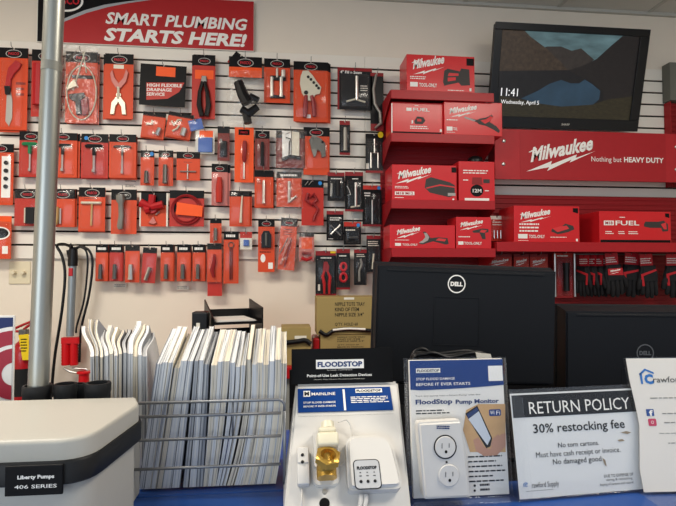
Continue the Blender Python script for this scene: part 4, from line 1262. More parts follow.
tube(bm, [(q.x, D + .004, q.z + .012), (q.x, hy + .002, q.z + .012), (q.x, hy - .028, q.z + .014), (q.x, hy - .03, q.z + .02)], .003, 8)
tag(obj('peg_hook', bm, HOOKM), 'wire hook holding the hand pump', 'hook')

# ------------------------------------------------------- things on the bench
KR = mat('kraft_carton', 'a08b58', .75, var=.06, scale=12)


def kraft(label, x0, y0, x1, y1, Y, dep, zb, rows_, lid=True):
    O = at((x0 + x1) / 2, y1, Y)
    O.z = zb
    w = at(x1, y1, Y).x - at(x0, y1, Y).x
    h = at((x0 + x1) / 2, y0, Y).z - zb
    t = Fr(O).root('storage_carton', label, 'box', 'brown storage cartons on the work bench')
    bm = B()
    box(bm, -w / 2, 0, .0003, w / 2, dep, h, bev=.002)
    obj('carton_body', bm, KR, t)
    for s_, u0, v0, u1, v1 in rows_:
        text(t, s_, (u0 - .5) * w, v0 * h, (u1 - .5) * w, v1 * h, -.0006, M['dgrey'], bold=.01)
    return t, w, h, O


KT = [('NIPPLE TOTE TRAY', .30, .76, .80, .86), ('KIND OF ITEM', .30, .62, .70, .72), ('NIPPLE SIZE 3/4"', .30, .48, .78, .58), ('Q\'TY. HOLD 60', .30, .22, .68, .32), ('MADE IN TAIWAN', .30, .07, .76, .17)]
zB = WT
YB = 2.50
zA = at(345, 333, YB).z
t, w, h, O = kraft('lower brown storage carton with black print behind the flood display', 320.5, 334.5, 377, 372, YB, .16, zB, [(a, b_, .5 + c * .5, d_, .5 + e * .5) for a, b_, c, d_, e in KT])
h1 = h
t, w, h, O = kraft('upper brown storage carton printed NIPPLE TOTE TRAY in black', 317, 297, 377, 334, YB - .005, .165, zB + h1 + .0005, KT)
bm = B()
c = [(-.46, .02), (-.34, .0), (-.2, .022), (.1, .026), (.4, .018), (.5, .03)]
tube(bm, curve_pts([(u * w, -.004, v) for u, v in c], 4), .010, 8)
obj('black_strap', bm, M['plastic'], t, smooth=50)
bm = B()
tube(bm, curve_pts([(u * w, -.013, v + .004) for u, v in ((-.24, .02), (.0, .026), (.3, .022))], 4), .0055, 8)
obj('strap_highlight', bm, M['white'], t, smooth=50)  # white tube stands in for the highlight along the glossy black strap
bm = B()
box(bm, -.05 * w, -.0012, h * .93, .12 * w, -.0004, h * .99)
obj('white_sticker', bm, M['lbl'], t)
bm = B()
a, b_ = at(313, 338, YB), at(320, 372, YB)
box(bm, a.x, YB + .0, WT + .0003, b_.x - .001, YB + .16, a.z, bev=.01)
tag(obj('red_bin', bm, M['red']), 'small red plastic bin left of the stacked brown cartons', 'bin')
t, w, h, O = kraft('low brown storage carton with a white sticker, left of the red plastic bin', 281, 327.5, 311, 372, 2.46, .16, zB, [])
bm = B()
box(bm, -.05 * w, -.0012, h * .70, .35 * w, -.0004, h * .78)
obj('white_sticker', bm, M['lbl'], t)
bm = B()
tube(bm, curve_pts([(-.45 * w, -.008, h * .60), (.0, -.008, h * .63), (.3 * w, -.008, h * .66), (.49 * w, -.008, h * .56)], 5), .012, 8)
obj('black_strap', bm, M['plastic'], t, smooth=50)

# stacked letter tray
YT = 2.46
xa, xb, xc = at(193, 320, YT).x, at(213, 320, YT).x, at(264, 320, YT).x
zt = at(230, 323, YT).z
BT = Fr(((xb + xc) / 2, YT, WT), yaw=18).root('letter_tray', 'black stacked letter tray with white paper above the catalogues', 'letter tray')
hw = (xc - xb) / 2
hz = zt - WT
for k in range(3):
    bm = B()
    z = .004 + k * (hz - .004) / 2
    box(bm, -hw + .006, 0, z - .003, hw - .006, .24, z, bev=.001, seg=1)
    box(bm, -hw + .006, -.004, z - .006, hw - .006, -.0002, z + .007, bev=.001, seg=1)
    box(bm, -hw + .006, .2402, z - .004, hw - .006, .246, z + .05, bev=.001, seg=1)
    obj('tray_shelf', bm, M['plastic'], BT)
for s_ in (-1, 1):
    bm = B()
    xx = s_ * (hw - .003)
    a = [bm.verts.new((xx - .003, y, z)) for y, z in ((-.004, .0), (.25, .0), (.25, hz + .10), (-.004, hz + (.02 if s_ < 0 else .07)))]
    f = bm.faces.new(a)
    g = bmesh.ops.extrude_face_region(bm, geom=[f])
    for v in g['geom']:
        if isinstance(v, bmesh.types.BMVert):
            v.co.x += .0058
    obj('side_panel', bm, M['plastic'], BT)
bm = B()
for i in range(6):
    box(bm, -hw + .02 + .002 * i, .012, hz + .0005 + i * .0022, hw - .03 - .004 * (i % 3), .23, hz + .0022 + i * .0022)
o = obj('paper_stack', bm, M['white'], loc=BT.location)
o.rotation_euler = (0, 0, R(18))
tag(o, 'small stack of white paper lying in the black letter tray', 'paper')
bm = B()
zt2 = at(203, 311.5, YT).z
box(bm, xa, 2.425, WT + .0003, xb - .02, 2.50, zt2, bev=.006)
o = tag(obj('file_box', bm, M['plastic']), 'black file box with a paper label standing left of the letter tray', 'file box')
bm = B()
a, b_ = at(204, 327, YT), at(212, 322, YT)
flat(bm, rect(a.x - .03, a.z, b_.x - .05, b_.z), 2.4244)
obj('paper_label', bm, M['lbl'], o)

# ---------------------------------------------------------------- monitors
MB_ = mat('monitor_black', '0d1015', .55, var=.1, scale=90, spec=.25)


def monitor(label, fr, w, h, logo, ly, bulge, chamf, zdesk, seam, cs_=.45):
    t = fr.root('computer_monitor', label, 'monitor', 'black monitors with their backs to the counter')
    bm = B()
    box(bm, -w / 2, .012, 0, w / 2, .030, h, bev=.004, seg=2)
    # tapered rear housing
    a = [bm.verts.new(v) for v in ((-w / 2 + .003, .012, .003), (w / 2 - .003, .012, .003), (w / 2 - .003, .012, h - .003), (-w / 2 + .003, .012, h - .003))]
    b_ = [bm.verts.new(v) for v in ((-w / 2 + chamf * cs_, -bulge, chamf), (w / 2 - chamf * cs_, -bulge, chamf), (w / 2 - chamf * cs_, -bulge, h - chamf), (-w / 2 + chamf * cs_, -bulge, h - chamf))]
    for i in range(4):
        bm.faces.new((a[i], a[(i + 1) % 4], b_[(i + 1) % 4], b_[i]))
    f = bm.faces.new(b_)
    bm.faces.new(a[::-1])
    bmesh.ops.bevel(bm, geom=list(f.edges), offset=.004, segments=2, affect='EDGES')
    obj('housing', bm, MB_, t, smooth=35)
    y = -bulge
    bm = B()
    px, pz = (seam[0][0] + seam[1][0]) / 2, seam[0][1]
    pw, ph = (seam[1][0] - seam[0][0]) / 2, seam[1][1] - seam[0][1]
    for q in ((px - pw, pz, px + pw, pz + .0022), (px - pw, pz + ph - .0022, px + pw, pz + ph), (px - pw, pz + .0022, px - pw + .002, pz + ph - .0022), (px + pw - .002, pz + .0022, px + pw, pz + ph - .0022)):
        box(bm, q[0], y - .0012, q[1], q[2], y - .0002, q[3])
    obj('mount_cover', bm, mat('monitor_seam', '0d0f12', .5), t)
    bm = B()
    box(bm, -w * .44, y - .0016, h - chamf - .012, w * .42, y - .0002, h - chamf - .006, bev=.0006, seg=1)
    obj('vent_slot', bm, mat('monitor_seam', '0d0f12', .5), t)
    lr = .0255
    cx, cz = logo
    bm = B()
    pts = ell(0, 0, lr, lr, 40)
    pin = ell(0, 0, lr * .87, lr * .87, 40)
    for i in range(40):
        j = (i + 1) % 40
        flat(bm, [(cx + p_[0], cz + p_[1]) for p_ in (pts[i], pts[j], pin[j], pin[i])], y - .0012)
    put_text(bm, 'DELL', cx - lr * .68, cz - lr * .24, cx + lr * .68, cz + lr * .24, y - .0012, bold=.05)
    obj('round_logo', bm, ly, t)
    bm = B()
    z0_ = zdesk
    box(bm, -.035, .035, z0_ + .012, .035, .06, h * .45, bev=.004)
    box(bm, -.03, .0302, h * .25, .03, .0351, h * .45)
    box(bm, -.12, -.10, z0_, .12, .11, z0_ + .012, bev=.004)
    obj('stand', bm, MB_, t, smooth=35)
    return t


YM = 1.40
DK = .995
fr = Fr(at(463, 386, YM), roll=2.0, yaw=0)
w = at(553, 300, YM).x - at(373, 300, YM).x
h = at(463, 264.5, YM).z - fr.O.z
lo = fr.uv(456.5, 284, .022)
# keep the foot level: the stand reaches the desk at the tilted frame's origin
monitor('large black monitor seen from behind with a round white logo, left of the darker one', fr, w, h, lo, M['white'], .022, .013, -(fr.O.z - DK) + .0046, (fr.uv(433, 345, .022), fr.uv(480, 297.5, .022)))
YM2 = 1.42
fr = Fr(at(645, 425, YM2), roll=.8, yaw=-4)
w2 = w
h2 = at(645, 305, YM2).z - fr.O.z
lo = fr.uv(645, 353, .05)
monitor('second black monitor seen from behind, lower and at the right edge', fr, w2, h2, lo, mat('dim_logo', '55585c', .5), .05, .018, -(fr.O.z - DK) + .002, (fr.uv(622, 415, .05), fr.uv(668, 369, .05)), .12)

# --------------------------------------------------------------- pump basin
ZL = CT + .190
LIDM = mat('pump_grey_plastic', 'b0aea6', .42, var=.015, bump=.03, scale=200)
yf, yb = atz(40, 440, ZL).y, atz(60, 398.5, ZL).y


def roundpoly(pts, rad, n=6):
    out = []
    k = len(pts)
    for i, p in enumerate(pts):
        p = Vector(p).to_2d()
        a, b_ = Vector(pts[i - 1]).to_2d(), Vector(pts[(i + 1) % k]).to_2d()
        r_ = rad[i]
        u, v = (a - p).normalized(), (b_ - p).normalized()
        s_, e_ = p + u * r_, p + v * r_
        for j in range(n + 1):
            f = j / n
            out.append(tuple((s_ * (1 - f) + p * f) * (1 - f) + (p * (1 - f) + e_ * f) * f))
    return out


xl = atz(-150, 415, ZL).x
c1, c2, c3 = atz(85, 440, ZL), atz(139.5, 404, ZL), atz(134, 398.5, ZL)
ymid = (yf + yb) / 2


def plan(off):
    P_ = [(xl - off, yb + off), (xl - off, yf + .05), (xl + .05, yf - off), (c1.x + off * .4, yf - off), (c2.x + off, c2.y - off * .4), (c3.x + off * .5, yb + off)]
    return roundpoly(P_, [.015, .03, .03, .04, .010, .004])


cxp, cyp = (xl + c2.x) / 2, ymid
t = empty('pump_basin', (cxp, cyp, CT), 'pale grey pump basin with black rim band and lid at the lower left corner', 'pump')


def loc2(pts):
    return [(x - cxp, y - cyp) for x, y in pts]




def loft(bm, lv):
    loops = [[bm.verts.new((x, y, z)) for x, y in loc2(plan(o_))] for o_, z in lv]
    for A_, B_ in zip(loops, loops[1:]):
        k = len(A_)
        for i in range(k):
            bm.faces.new((A_[i], A_[(i + 1) % k], B_[(i + 1) % k], B_[i]))
    bm.faces.new(loops[0][::-1])
    bm.faces.new(loops[-1])


bm = B()
loft(bm, [(0, ZL - CT - .026)] + [(-.006 * (1 - math.cos(R(a))), ZL - CT - .006 + .006 * math.sin(R(a))) for a in (0, 22, 45, 68, 90)])
obj('lid', bm, LIDM, t, smooth=50)
bm = B()
loft(bm, [(.003, ZL - CT - .055), (.005, ZL - CT - .053), (.005, ZL - CT - .029), (.003, ZL - CT - .0262)])
BAND = mat('pump_black_band', '17181a', .5)
obj('rim_band', bm, BAND, t, smooth=40)
bm = B()
loft(bm, [(-.007, .0005), (-.007, ZL - CT - .0552)])
obj('tank', bm, LIDM, t, smooth=40)
# name plate on the band
fb = Fr(Vector((atz(34, 463, ZL - .045).x, yf - .0025, CT)))
pl = Fr(at(34.5, 494.5, yf - .006))
a, b_ = pl.uv(5.5, 496), pl.uv(64, 463.5)
npo = pl.O - Vector((cxp, cyp, CT))
bm = B()
box(bm, npo.x + a[0], npo.y - .003, npo.z + a[1], npo.x + b_[0], npo.y + .0009, npo.z + b_[1] + .0, bev=.0012, seg=2)
npl = obj('name_plate', bm, M['black'], t)
for s_, q0, q1, sh, bo in (('Liberty Pumps', (17.5, 480.5), (54.5, 474), .0, .04), ('406 SERIES', (14.5, 489), (57, 483.5), 0, .01)):
    a, b_ = pl.uv(*q0, .003), pl.uv(*q1, .003)
    text(npl, s_, npo.x + a[0], npo.z + a[1], npo.x + b_[0], npo.z + b_[1], npo.y - .0035, M['white'], bold=bo, shear=sh)
# couplings behind the lid
RUB = mat('black_rubber', '1d1e20', .6, bump=.1)
yc = yb + .034
bm = B()
box(bm, atz(5, 398, ZL).x - cxp, yb - cyp + .004, 0.0, c3.x - .012 - cxp, yb - cyp + .075, ZL - CT - .057, bev=.004)
obj('rear_deck', bm, LIDM, t)
zd = ZL - CT - .0569


def coupling(px, ptop, rpx, yy, r_in=.78):
    c = at(px, ptop + 3, yy)
    r_ = rpx / F * (yy * .96)
    h_ = c.z - CT
    bm = B()
    lathe(bm, [(r_ * r_in, zd), (r_, zd), (r_, h_ - .016), (r_ * 1.04, h_ - .014), (r_ * 1.04, h_ - .003), (r_ * 1.0, h_), (r_ * r_in, h_), (r_ * r_in, zd)], (c.x - cxp, yy - cyp, 0), 'z', 32)
    obj('pipe_coupling', bm, RUB, t, smooth=40)
    return c, r_


cp, rp = coupling(37.5, 382, 12.8, yc, .86)
coupling(65.5, 380.5, 10.2, yc)
coupling(78.5, 380.5, 6.5, yc + .022)
coupling(98, 379.5, 11.8, yc)
bm = B()
q = at(78.5, 389, yc - .012)
box(bm, q.x - cxp - .004, yc - cyp - .012, q.z - CT - .004, q.x - cxp + .006, yc - cyp - .010, q.z - CT + .004)
bm.free()
# the steel pipe
top = at(55.5, -25, yc - .0)
b0 = Vector((cp.x, yc, CT + zd + .001))
dr = (top - b0).normalized()
GAL = mat('galvanised_pipe', 'a6a7a0', .36, .85, var=.12, scale=14, stretch=(1, 1, .25))
bm = B()
pr = rp * .73
bot_ = b0
far = b0 + dr * .95
tube(bm, [bot_, b0 + dr * .4, far], pr, 40)
tp = obj('steel_pipe', bm, GAL, smooth=50)
tag(tp, 'tall galvanised steel pipe rising from the pump basin at left', 'pipe')
for py0, py1 in ((0, 9), (22, 32)):
    f0 = b0 + dr * ((at(50, 63 + py0, yc).z - b0.z) / dr.z)
    f1 = b0 + dr * ((at(50, 63 + py1, yc).z - b0.z) / dr.z)
    if py0 == 22:
        continue
    bm = B()
    tube(bm, [f1, f0], pr + .0004, 40, cap=False)
    obj('clear_sticker', bm, mat('tape_grey', '8c8a80', .5, .3), tp, smooth=50)

# poster standing behind the basin
fr = Fr(at(2, 412, yb + .10))
t = fr.root('poster_board', 'white edged poster board with red curves on blue at the far left', 'poster')
uv = fr.uv
x1, zt = uv(14.5, 315.5)
zb = CT - fr.O.z
x0 = x1 - .16
bm = B()
box(bm, x0, 0, zb + .0003, x1, .004, zt)
obj('board', bm, M['white'], t)
bm = B()
flat(bm, rect(x0 + .003, zb + .02, uv(13.2, 320)[0], uv(10, 317.5)[1]), -.0006)
obj('blue_field', bm, mat('poster_blue', '1d2f63', .5), t)
cx, cz = uv(14, 374)
e = uv(15, 374)[0] - cx


def ringseg(r0, r1, a0, a1, n=24):
    P0 = [(cx + r0 * e * math.cos(R(a0 + (a1 - a0) * i / n)), cz + r0 * e * math.sin(R(a0 + (a1 - a0) * i / n))) for i in range(n + 1)]
    P1 = [(cx + r1 * e * math.cos(R(a0 + (a1 - a0) * i / n)), cz + r1 * e * math.sin(R(a0 + (a1 - a0) * i / n))) for i in range(n + 1)]
    return [[P0[i], P0[i + 1], P1[i + 1], P1[i]] for i in range(n)]


xm = uv(13.2, 320)[0]
zmin = zb + .02


def clampq(q):
    return [(min(max(x, x0 + .003), xm), max(z, zmin)) for x, z in q]


for nm, m, r0, r1, i in (('white_band', 'white', 0, 50, 0), ('red_band', 'poster', 31, 46, 1), ('red_band', 'poster', 12, 27, 2)):
    bm = B()
    for q in ringseg(r0, r1, 90, 270):
        q = clampq(q)
        try:
            flat(bm, q, -.0008 - .0002 * i)
        except ValueError:
            pass
    bmesh.ops.remove_doubles(bm, verts=bm.verts, dist=1e-6)
    bmesh.ops.dissolve_degenerate(bm, edges=bm.edges, dist=1e-6)
    obj(nm, bm, M['white'] if m == 'white' else mat('poster_red', 'a62a3c', .5), t)

# ------------------------------------------------------ catalogues and rack
def edges_mat(name, a, b_, c):
    if name in MATS:
        return MATS[name]
    m = bpy.data.materials.new(name)
    m.use_nodes = True
    nt = m.node_tree
    bs = nt.nodes['Principled BSDF']
    bs.inputs['Roughness'].default_value = .7
    uvn = nt.nodes.new('ShaderNodeUVMap')
    mp = nt.nodes.new('ShaderNodeMapping')
    mp.inputs['Scale'].default_value = (420, .8, 1)
    nz = nt.nodes.new('ShaderNodeTexNoise')
    nz.inputs['Scale'].default_value = 1.0
    nz.inputs['Detail'].default_value = 3
    cr = nt.nodes.new('ShaderNodeValToRGB')
    el = cr.color_ramp.elements
    el[0].position, el[0].color = .36, rgb(a)
    el[1].position, el[1].color = .46, rgb(b_)
    e3 = el.new(.7)
    e3.color = rgb(c)
    nt.links.new(uvn.outputs[0], mp.inputs[0])
    nt.links.new(mp.outputs[0], nz.inputs['Vector'])
    nt.links.new(nz.outputs['Fac'], cr.inputs[0])
    nt.links.new(cr.outputs[0], bs.inputs['Base Color'])
    MATS[name] = m
    return m


PG = [edges_mat('page_edges_white', '7d8087', 'd6d8da', 'efece2'), edges_mat('page_edges_cream', '8b8478', 'ddd3bf', 'ece3d0'), edges_mat('page_edges_grey', '5f6268', 'a9acb0', 'd7d6d0')]
COV = [mat('cover_white', 'dfe0e0', .35), mat('cover_grey', '8d9095', .4), mat('cover_black', '1f2023', .4), mat('cover_cream', 'd8ceb8', .45), mat('cover_blue', '5a6f94', .4)]


def magazine(label, group, fr, xt, xb_, th, thb, H, L, pw, mi, ci, curl=0.0, rear=0.0, jit=0.0, phase=0.0, rnd=random):
    t = bpy.data.objects.new('catalogue', None)
    COL.objects.link(t)
    t.empty_display_size = .03
    t.matrix_world = Matrix.Translation(fr.O + fr.M @ Vector((xb_, .001, 0))) @ fr.M.to_4x4()
    tag(t, label, 'catalogue', group)
    NZ, NY = 12, 8
    jx = [math.sin(j * .8 + phase) for j in range(NY + 1)]

    def P3(s_, f, g):                      # thickness, height 0..1, depth 0..1
        x = (xt - xb_) * (1 - (1 - f) ** pw) + s_ * (thb + (th - thb) * f)
        x += curl * g * max(0, f - .55) ** 2 * 4 + jit * .002 * jx[int(g * NY)] * f
        z = f * (H + rear * g)
        return Vector((x, g * L, z))

    def slab(s0, s1, m, nm, inset=0.0, parent=t):
        # s0, s1: fractions of the thickness
        bm = B()
        uvl = bm.loops.layers.uv.new('UVMap')
        V = {}

        def v(s_, i, j):
            k = (s_, i, j)
            if k not in V:
                V[k] = bm.verts.new(P3(s_, i / NZ * (1 - inset), min(1, j / NY + inset * (1 if j == 0 else 0))))
            return V[k]
        fs = []
        for i in range(NZ):
            for j in range(NY):
                fs.append(((s0, i, j), (s0, i + 1, j), (s0, i + 1, j + 1), (s0, i, j + 1)))
                fs.append(((s1, i, j), (s1, i, j + 1), (s1, i + 1, j + 1), (s1, i + 1, j)))
            fs.append(((s0, i, 0), (s1, i, 0), (s1, i + 1, 0), (s0, i + 1, 0)))
            fs.append(((s0, i, NY), (s0, i + 1, NY), (s1, i + 1, NY), (s1, i, NY)))
        for j in range(NY):
            fs.append(((s0, NZ, j), (s1, NZ, j), (s1, NZ, j + 1), (s0, NZ, j + 1)))
            fs.append(((s0, 0, j), (s0, 0, j + 1), (s1, 0, j + 1), (s1, 0, j)))
        for q in fs:
            f = bm.faces.new([v(*k) for k in q])
            for lp, k in zip(f.loops, q):
                lp[uvl].uv = (k[0] * th + xb_, k[1] / NZ + k[2] / NY)
        return obj(nm, bm, m, parent, smooth=40)
    ct = .0008 / th
    slab(ct * 1.1, 1 - ct * 1.1, PG[mi], 'pages', .004)
    slab(0, ct, COV[ci], 'cover')
    slab(1 - ct, 1, COV[ci], 'cover')
    return t


rnd = random.Random(5)
OR = Vector((at(215, 487, .965).x, .965, CT + .004))
fr = Fr(OR, lean=-11)
uv = fr.uv
H0 = .235
L0 = .135
# main rack: (top px left, top px right, bottom px left, bottom px right, count)
segs = [((156, 180), (138, 162), 4, 1.0, 0, (1, 0, 3, 1)), ((181, 194), (162, 180), 2, 1.0, 0, (0, 1)), ((194, 209), (182, 203), 3, 1.1, 2, (2, 0, 1)),
        ((211, 230), (203, 216), 3, 1.3, 1, (0, 3, 0)), ((230, 246), (216, 226), 3, 1.7, 0, (0, 1, 3)), ((246, 263), (226, 249), 3, 2.0, 1, (2, 3, 0)), ((263, 287), (249, 276), 4, 2.0, 1, (0, 1, 0, 0))]
names = ['leaning far left by the pump basin', 'left of the dark edged ones', 'dark edged and slightly taller', 'just right of the dark edged ones', 'in the middle of the right half', 'curved to the left at its foot', 'at the right hand end of the rack']
ordn = ['first', 'second', 'third', 'fourth']
for si, ((ta, tb), (ba, bb_), n, pw, mi, cis) in enumerate(segs):
    for k in range(n):
        xt = uv(ta + (tb - ta) * k / n, 365)[0]
        xt2 = uv(ta + (tb - ta) * (k + 1) / n, 365)[0]
        xb_ = uv(ba + (bb_ - ba) * k / n, 487)[0]
        xb2 = uv(ba + (bb_ - ba) * (k + 1) / n, 487)[0]
        th, thb = xt2 - xt - .0006, xb2 - xb_ - .0006
        H_ = H0 + (rnd.uniform(-.006, .008) if si != 2 else rnd.uniform(.0, .014))
        magazine('%s thick paper catalogue in the wire rack, %s' % (ordn[k], names[si]), 'catalogues in the wire rack', fr, xt, xb_, th, thb, H_, L0, pw, (mi, 0, mi, 1)[k], cis[k], curl=.0, rear=.018 + rnd.uniform(-.004, .006), rnd=rnd)
# folded catalogues behind, left of the rack
fr2 = Fr(Vector((at(118, 470, 1.03).x, 1.03, CT + .004)), lean=-3)
XS = [90, 94.5, 98.5, 103, 107.5, 112, 116.5, 121, 126, 132, 137, 142, 147.5]
for k in range(12):
    xt, xt2 = fr2.uv(XS[k], 366)[0], fr2.uv(XS[k + 1], 366)[0]
    xb_ = fr2.uv(XS[k] + 1, 480)[0]
    th = thb = xt2 - xt - .0012
    dark = k == 7
    magazine('%s floppy paper catalogue behind the pump basin, counted from the left' % ('first', 'second', 'third', 'fourth', 'fifth', 'sixth', 'seventh', 'eighth', 'ninth', 'tenth', 'eleventh', 'twelfth')[k],
             'floppy catalogues behind the pump basin', fr2, xt, xb_, th, thb, .235 + rnd.uniform(-.004, .004), .12, 1.0, (0, 2, 1, 0, 1, 0, 1, 2, 0, 1, 0, 2)[k], 2 if dark else (0, 3, 1, 0)[k % 4],
             curl=(-.075 + .006 * k) if k < 8 else -.02, rear=(.05 if k < 3 else .036) + rnd.uniform(-.012, .012), jit=1.6, phase=k * .28, rnd=rnd)
# a support behind the counter that the rear halves of the catalogues rest on
bm = B()
xa, xb = at(60, 480, 1.1).x, at(296, 480, 1.1).x
box(bm, xa, .9455, 0, min(xb, .015), 1.30, CT - .001, bev=.003)
bm.free()
sc0, sc1 = xa, min(xb, .015)
t = empty('side_cabinet', ((sc0 + sc1) / 2, 1.12, 0), 'blue topped cabinet behind the counter under the catalogues', 'cabinet')
bm = B()
box(bm, -(sc1 - sc0) / 2, -.1745, CT - .04, (sc1 - sc0) / 2, .18, CT, bev=.003)
obj('worktop', bm, BLUEM, t)
bm = B()
box(bm, -(sc1 - sc0) / 2 + .01, -.17, 0, (sc1 - sc0) / 2 - .01, .17, CT - .0405)
obj('base_panel', bm, BLK, t)

RKM = mat('rack_wire_grey', '85878a', .4, .6)
rk = Fr(Vector((OR.x, .925, CT)), lean=-4)
t = rk.root('wire_rack', 'grey wire rack holding a row of thick catalogues on the counter', 'rack')
uv = rk.uv
WR = .0027
x_r = uv(284.5, 440)[0]
x_l = uv(131, 430)[0]
zr_ = []
for i, (pl_, pr_) in enumerate(((402.5, 400), (416.5, 413.2), (440, 436), (468.5, 464.5))):
    zz = (uv(150, pl_)[1] + uv(280, pr_)[1]) / 2
    zr_.append(zz)
    bm = B()
    pts = [(x_l, 0, zz), (x_r - .006, 0, zz)]
    if i == 0:
        pts = [(x_l, 0, zz), (x_r - .012, 0, zz)] + [(x_r - .012 + .012 * math.sin(R(a)), 0, zz - .012 + .012 * math.cos(R(a))) for a in (20, 40, 60, 80)] + [(x_r, 0, zz - .02)]
    tube(bm, pts, WR, 8)
    obj('front_rail', bm, RKM, t)
bm = B()
zl = .003
zb_ = uv(284, 485)[1]
zb_ = max(zb_, .004)
tube(bm, [(x_r, 0, zr_[0] - .02), (x_r, 0, zb_ + .008), (x_r, .006, zb_), (x_r, .27, zb_ + .05), (x_r, .275, zb_ + .055), (x_r, .275, zr_[0]), (x_r, .27, zr_[0] + .003)], WR, 8)
obj('end_frame', bm, RKM, t)
bm = B()
tube(bm, [(x_l, 0, zr_[0]), (x_l, 0, zb_ + .008), (x_l, .006, zb_), (x_l, .27, zb_ + .05), (x_l, .275, zb_ + .055), (x_l, .275, zr_[0])], WR, 8)
obj('end_frame', bm, RKM, t)
xm_ = uv(232.5, 420)[0]
bm = B()
tube(bm, [(xm_, .004, zr_[0]), (xm_, .004, zr_[2])], WR * .7, 8)
obj('upright', bm, RKM, t)
bm = B()
tube(bm, [(x_l, .275, zr_[0] - .02), (x_r, .275, zr_[0] - .02)], WR, 8)
obj('rear_rail', bm, RKM, t)

# ------------------------------------------------------------ flood display
DW = mat('display_white', 'd3d0ca', .35, var=.02)
yb0 = .815
lean = 40
O = Vector((at(348, 500, yb0).x, yb0, CT + .0005))
fr = Fr(O, lean=lean)
uv = fr.uv
t = fr.root('leak_detector_display', 'white sloped display stand with brass valve, sensor and control box on the counter', 'display')
bl, br = uv(283, 515)[0], uv(412, 515)[0]
tl, tr = uv(296, 384)[0], uv(398.5, 384)[0]
zt = uv(348, 383.5)[1]
bm = B()
dp = zt * math.sin(R(lean)) * 1.0
# wedge: sloped face, flat foot, upright back
f4 = [(bl, 0, 0), (br, 0, 0), (tr, 0, zt), (tl, 0, zt)]
dv = Vector((0, math.sin(R(lean)), -math.cos(R(lean))))
hgt = zt * math.cos(R(lean))
bk = [Vector(f4[3]) + Vector((0, math.sin(R(lean)) * 0, 0)), Vector(f4[2])]
cs, sn = math.cos(R(lean)), math.sin(R(lean))


def world_to_local(dx, dy, dz):      # world offset (dy back, dz up) in the leaning frame
    return Vector((dx, dy * cs - dz * sn, dy * sn + dz * cs))


bx = zt * sn + .012
A = [bm.verts.new(v) for v in f4]
Bk = [bm.verts.new(Vector((bl, 0, 0)) + world_to_local(0, bx, 0)), bm.verts.new(Vector((br, 0, 0)) + world_to_local(0, bx, 0)),
      bm.verts.new(Vector((tr, 0, 0)) + world_to_local(0, bx, hgt)), bm.verts.new(Vector((tl, 0, 0)) + world_to_local(0, bx, hgt))]
bm.faces.new(A)
bm.faces.new(Bk[::-1])
for i in range(4):
    bm.faces.new((A[i], Bk[i], Bk[(i + 1) % 4], A[(i + 1) % 4]))
bmesh.ops.bevel(bm, geom=list(bm.edges), offset=.004, segments=2, affect='EDGES')
obj('stand', bm, DW, t, smooth=40)
# black head card rising from the top edge, more upright than the face
BKC = mat('display_black', '0b0b0c', .5, spec=.12)
hl = 10
hc = Fr(fr.O + fr.M @ Vector((0, -.001, zt - .004)), lean=hl)


def hc_part(nm, build, m):
    bm = B()
    build(bm)
    o = obj(nm, bm, m, t)
    o.matrix_parent_inverse = Matrix()
    o.matrix_basis = (Matrix.Translation(fr.O) @ fr.M.to_4x4()).inverted() @ (Matrix.Translation(hc.O) @ hc.M.to_4x4())
    return o


h0, h1 = hc.uv(291.5, 384.5), hc.uv(391.5, 347.5)
hcard = hc_part('head_card', lambda b: box(b, h0[0], -.0015, h0[1], h1[0], .0015, h1[1], bev=.0005, seg=1), [BKC])
a, b_ = hc.uv(316, 369), hc.uv(363.5, 359)


def htext(s_, q0, q1, m, y=-.0024, **k):
    a, b_ = hc.uv(*q0), hc.uv(*q1)
    o = text(hcard, s_, a[0], a[1], b_[0], b_[1], y, m, **k)
    return o


bm = B()
flat(bm, rect(a[0], a[1], b_[0], b_[1]), -.0019)
obj('logo_patch', bm, M['white'], hcard)
DB = mat('display_blue', '08397c', .45, spec=.15)
htext('FLOODSTOP', (317.5, 367.2), (362, 361), mat('navy_print', '1a3468', .5), bold=.04)
htext('by LEAK CONTROLS', (327, 370.8), (352, 369.2), M['white'])
htext('Point-of-Use Leak Detection Devices', (307, 377.2), (371.5, 373), M['white'], bold=.02)
htext('Laundry, Water Heaters, Dishwashers and MORE apps', (314, 380.2), (364.5, 378), M['lbl'])


# blue panel on the face
def face_rect(q0, q1, y=0):
    a, b_ = uv(*q0), uv(*q1)
    return a[0], a[1], b_[0], b_[1]


a = face_rect((297.5, 413), (392.5, 387))
x0a, x1a = uv(298, 413)[0], uv(393.5, 413)[0]
bm = B()
box(bm, x0a, -.0022, a[1], x1a, -.0003, a[3], bev=.0004, seg=1)
bp_ = obj('blue_panel', bm, DB, t)
bm = B()
q = face_rect((297.5, 417), (393, 414))
flat(bm, rect(x0a, q[1], x1a, q[3]), -.0012)
bs_ = obj('black_strip', bm, BKC, t)


def ftext(s_, q0, q1, m, y=-.0032, par=None, **k):
    a, b_ = uv(*q0), uv(*q1)
    return text(par or t, s_, a[0], a[1], b_[0], b_[1], y, m, **k)


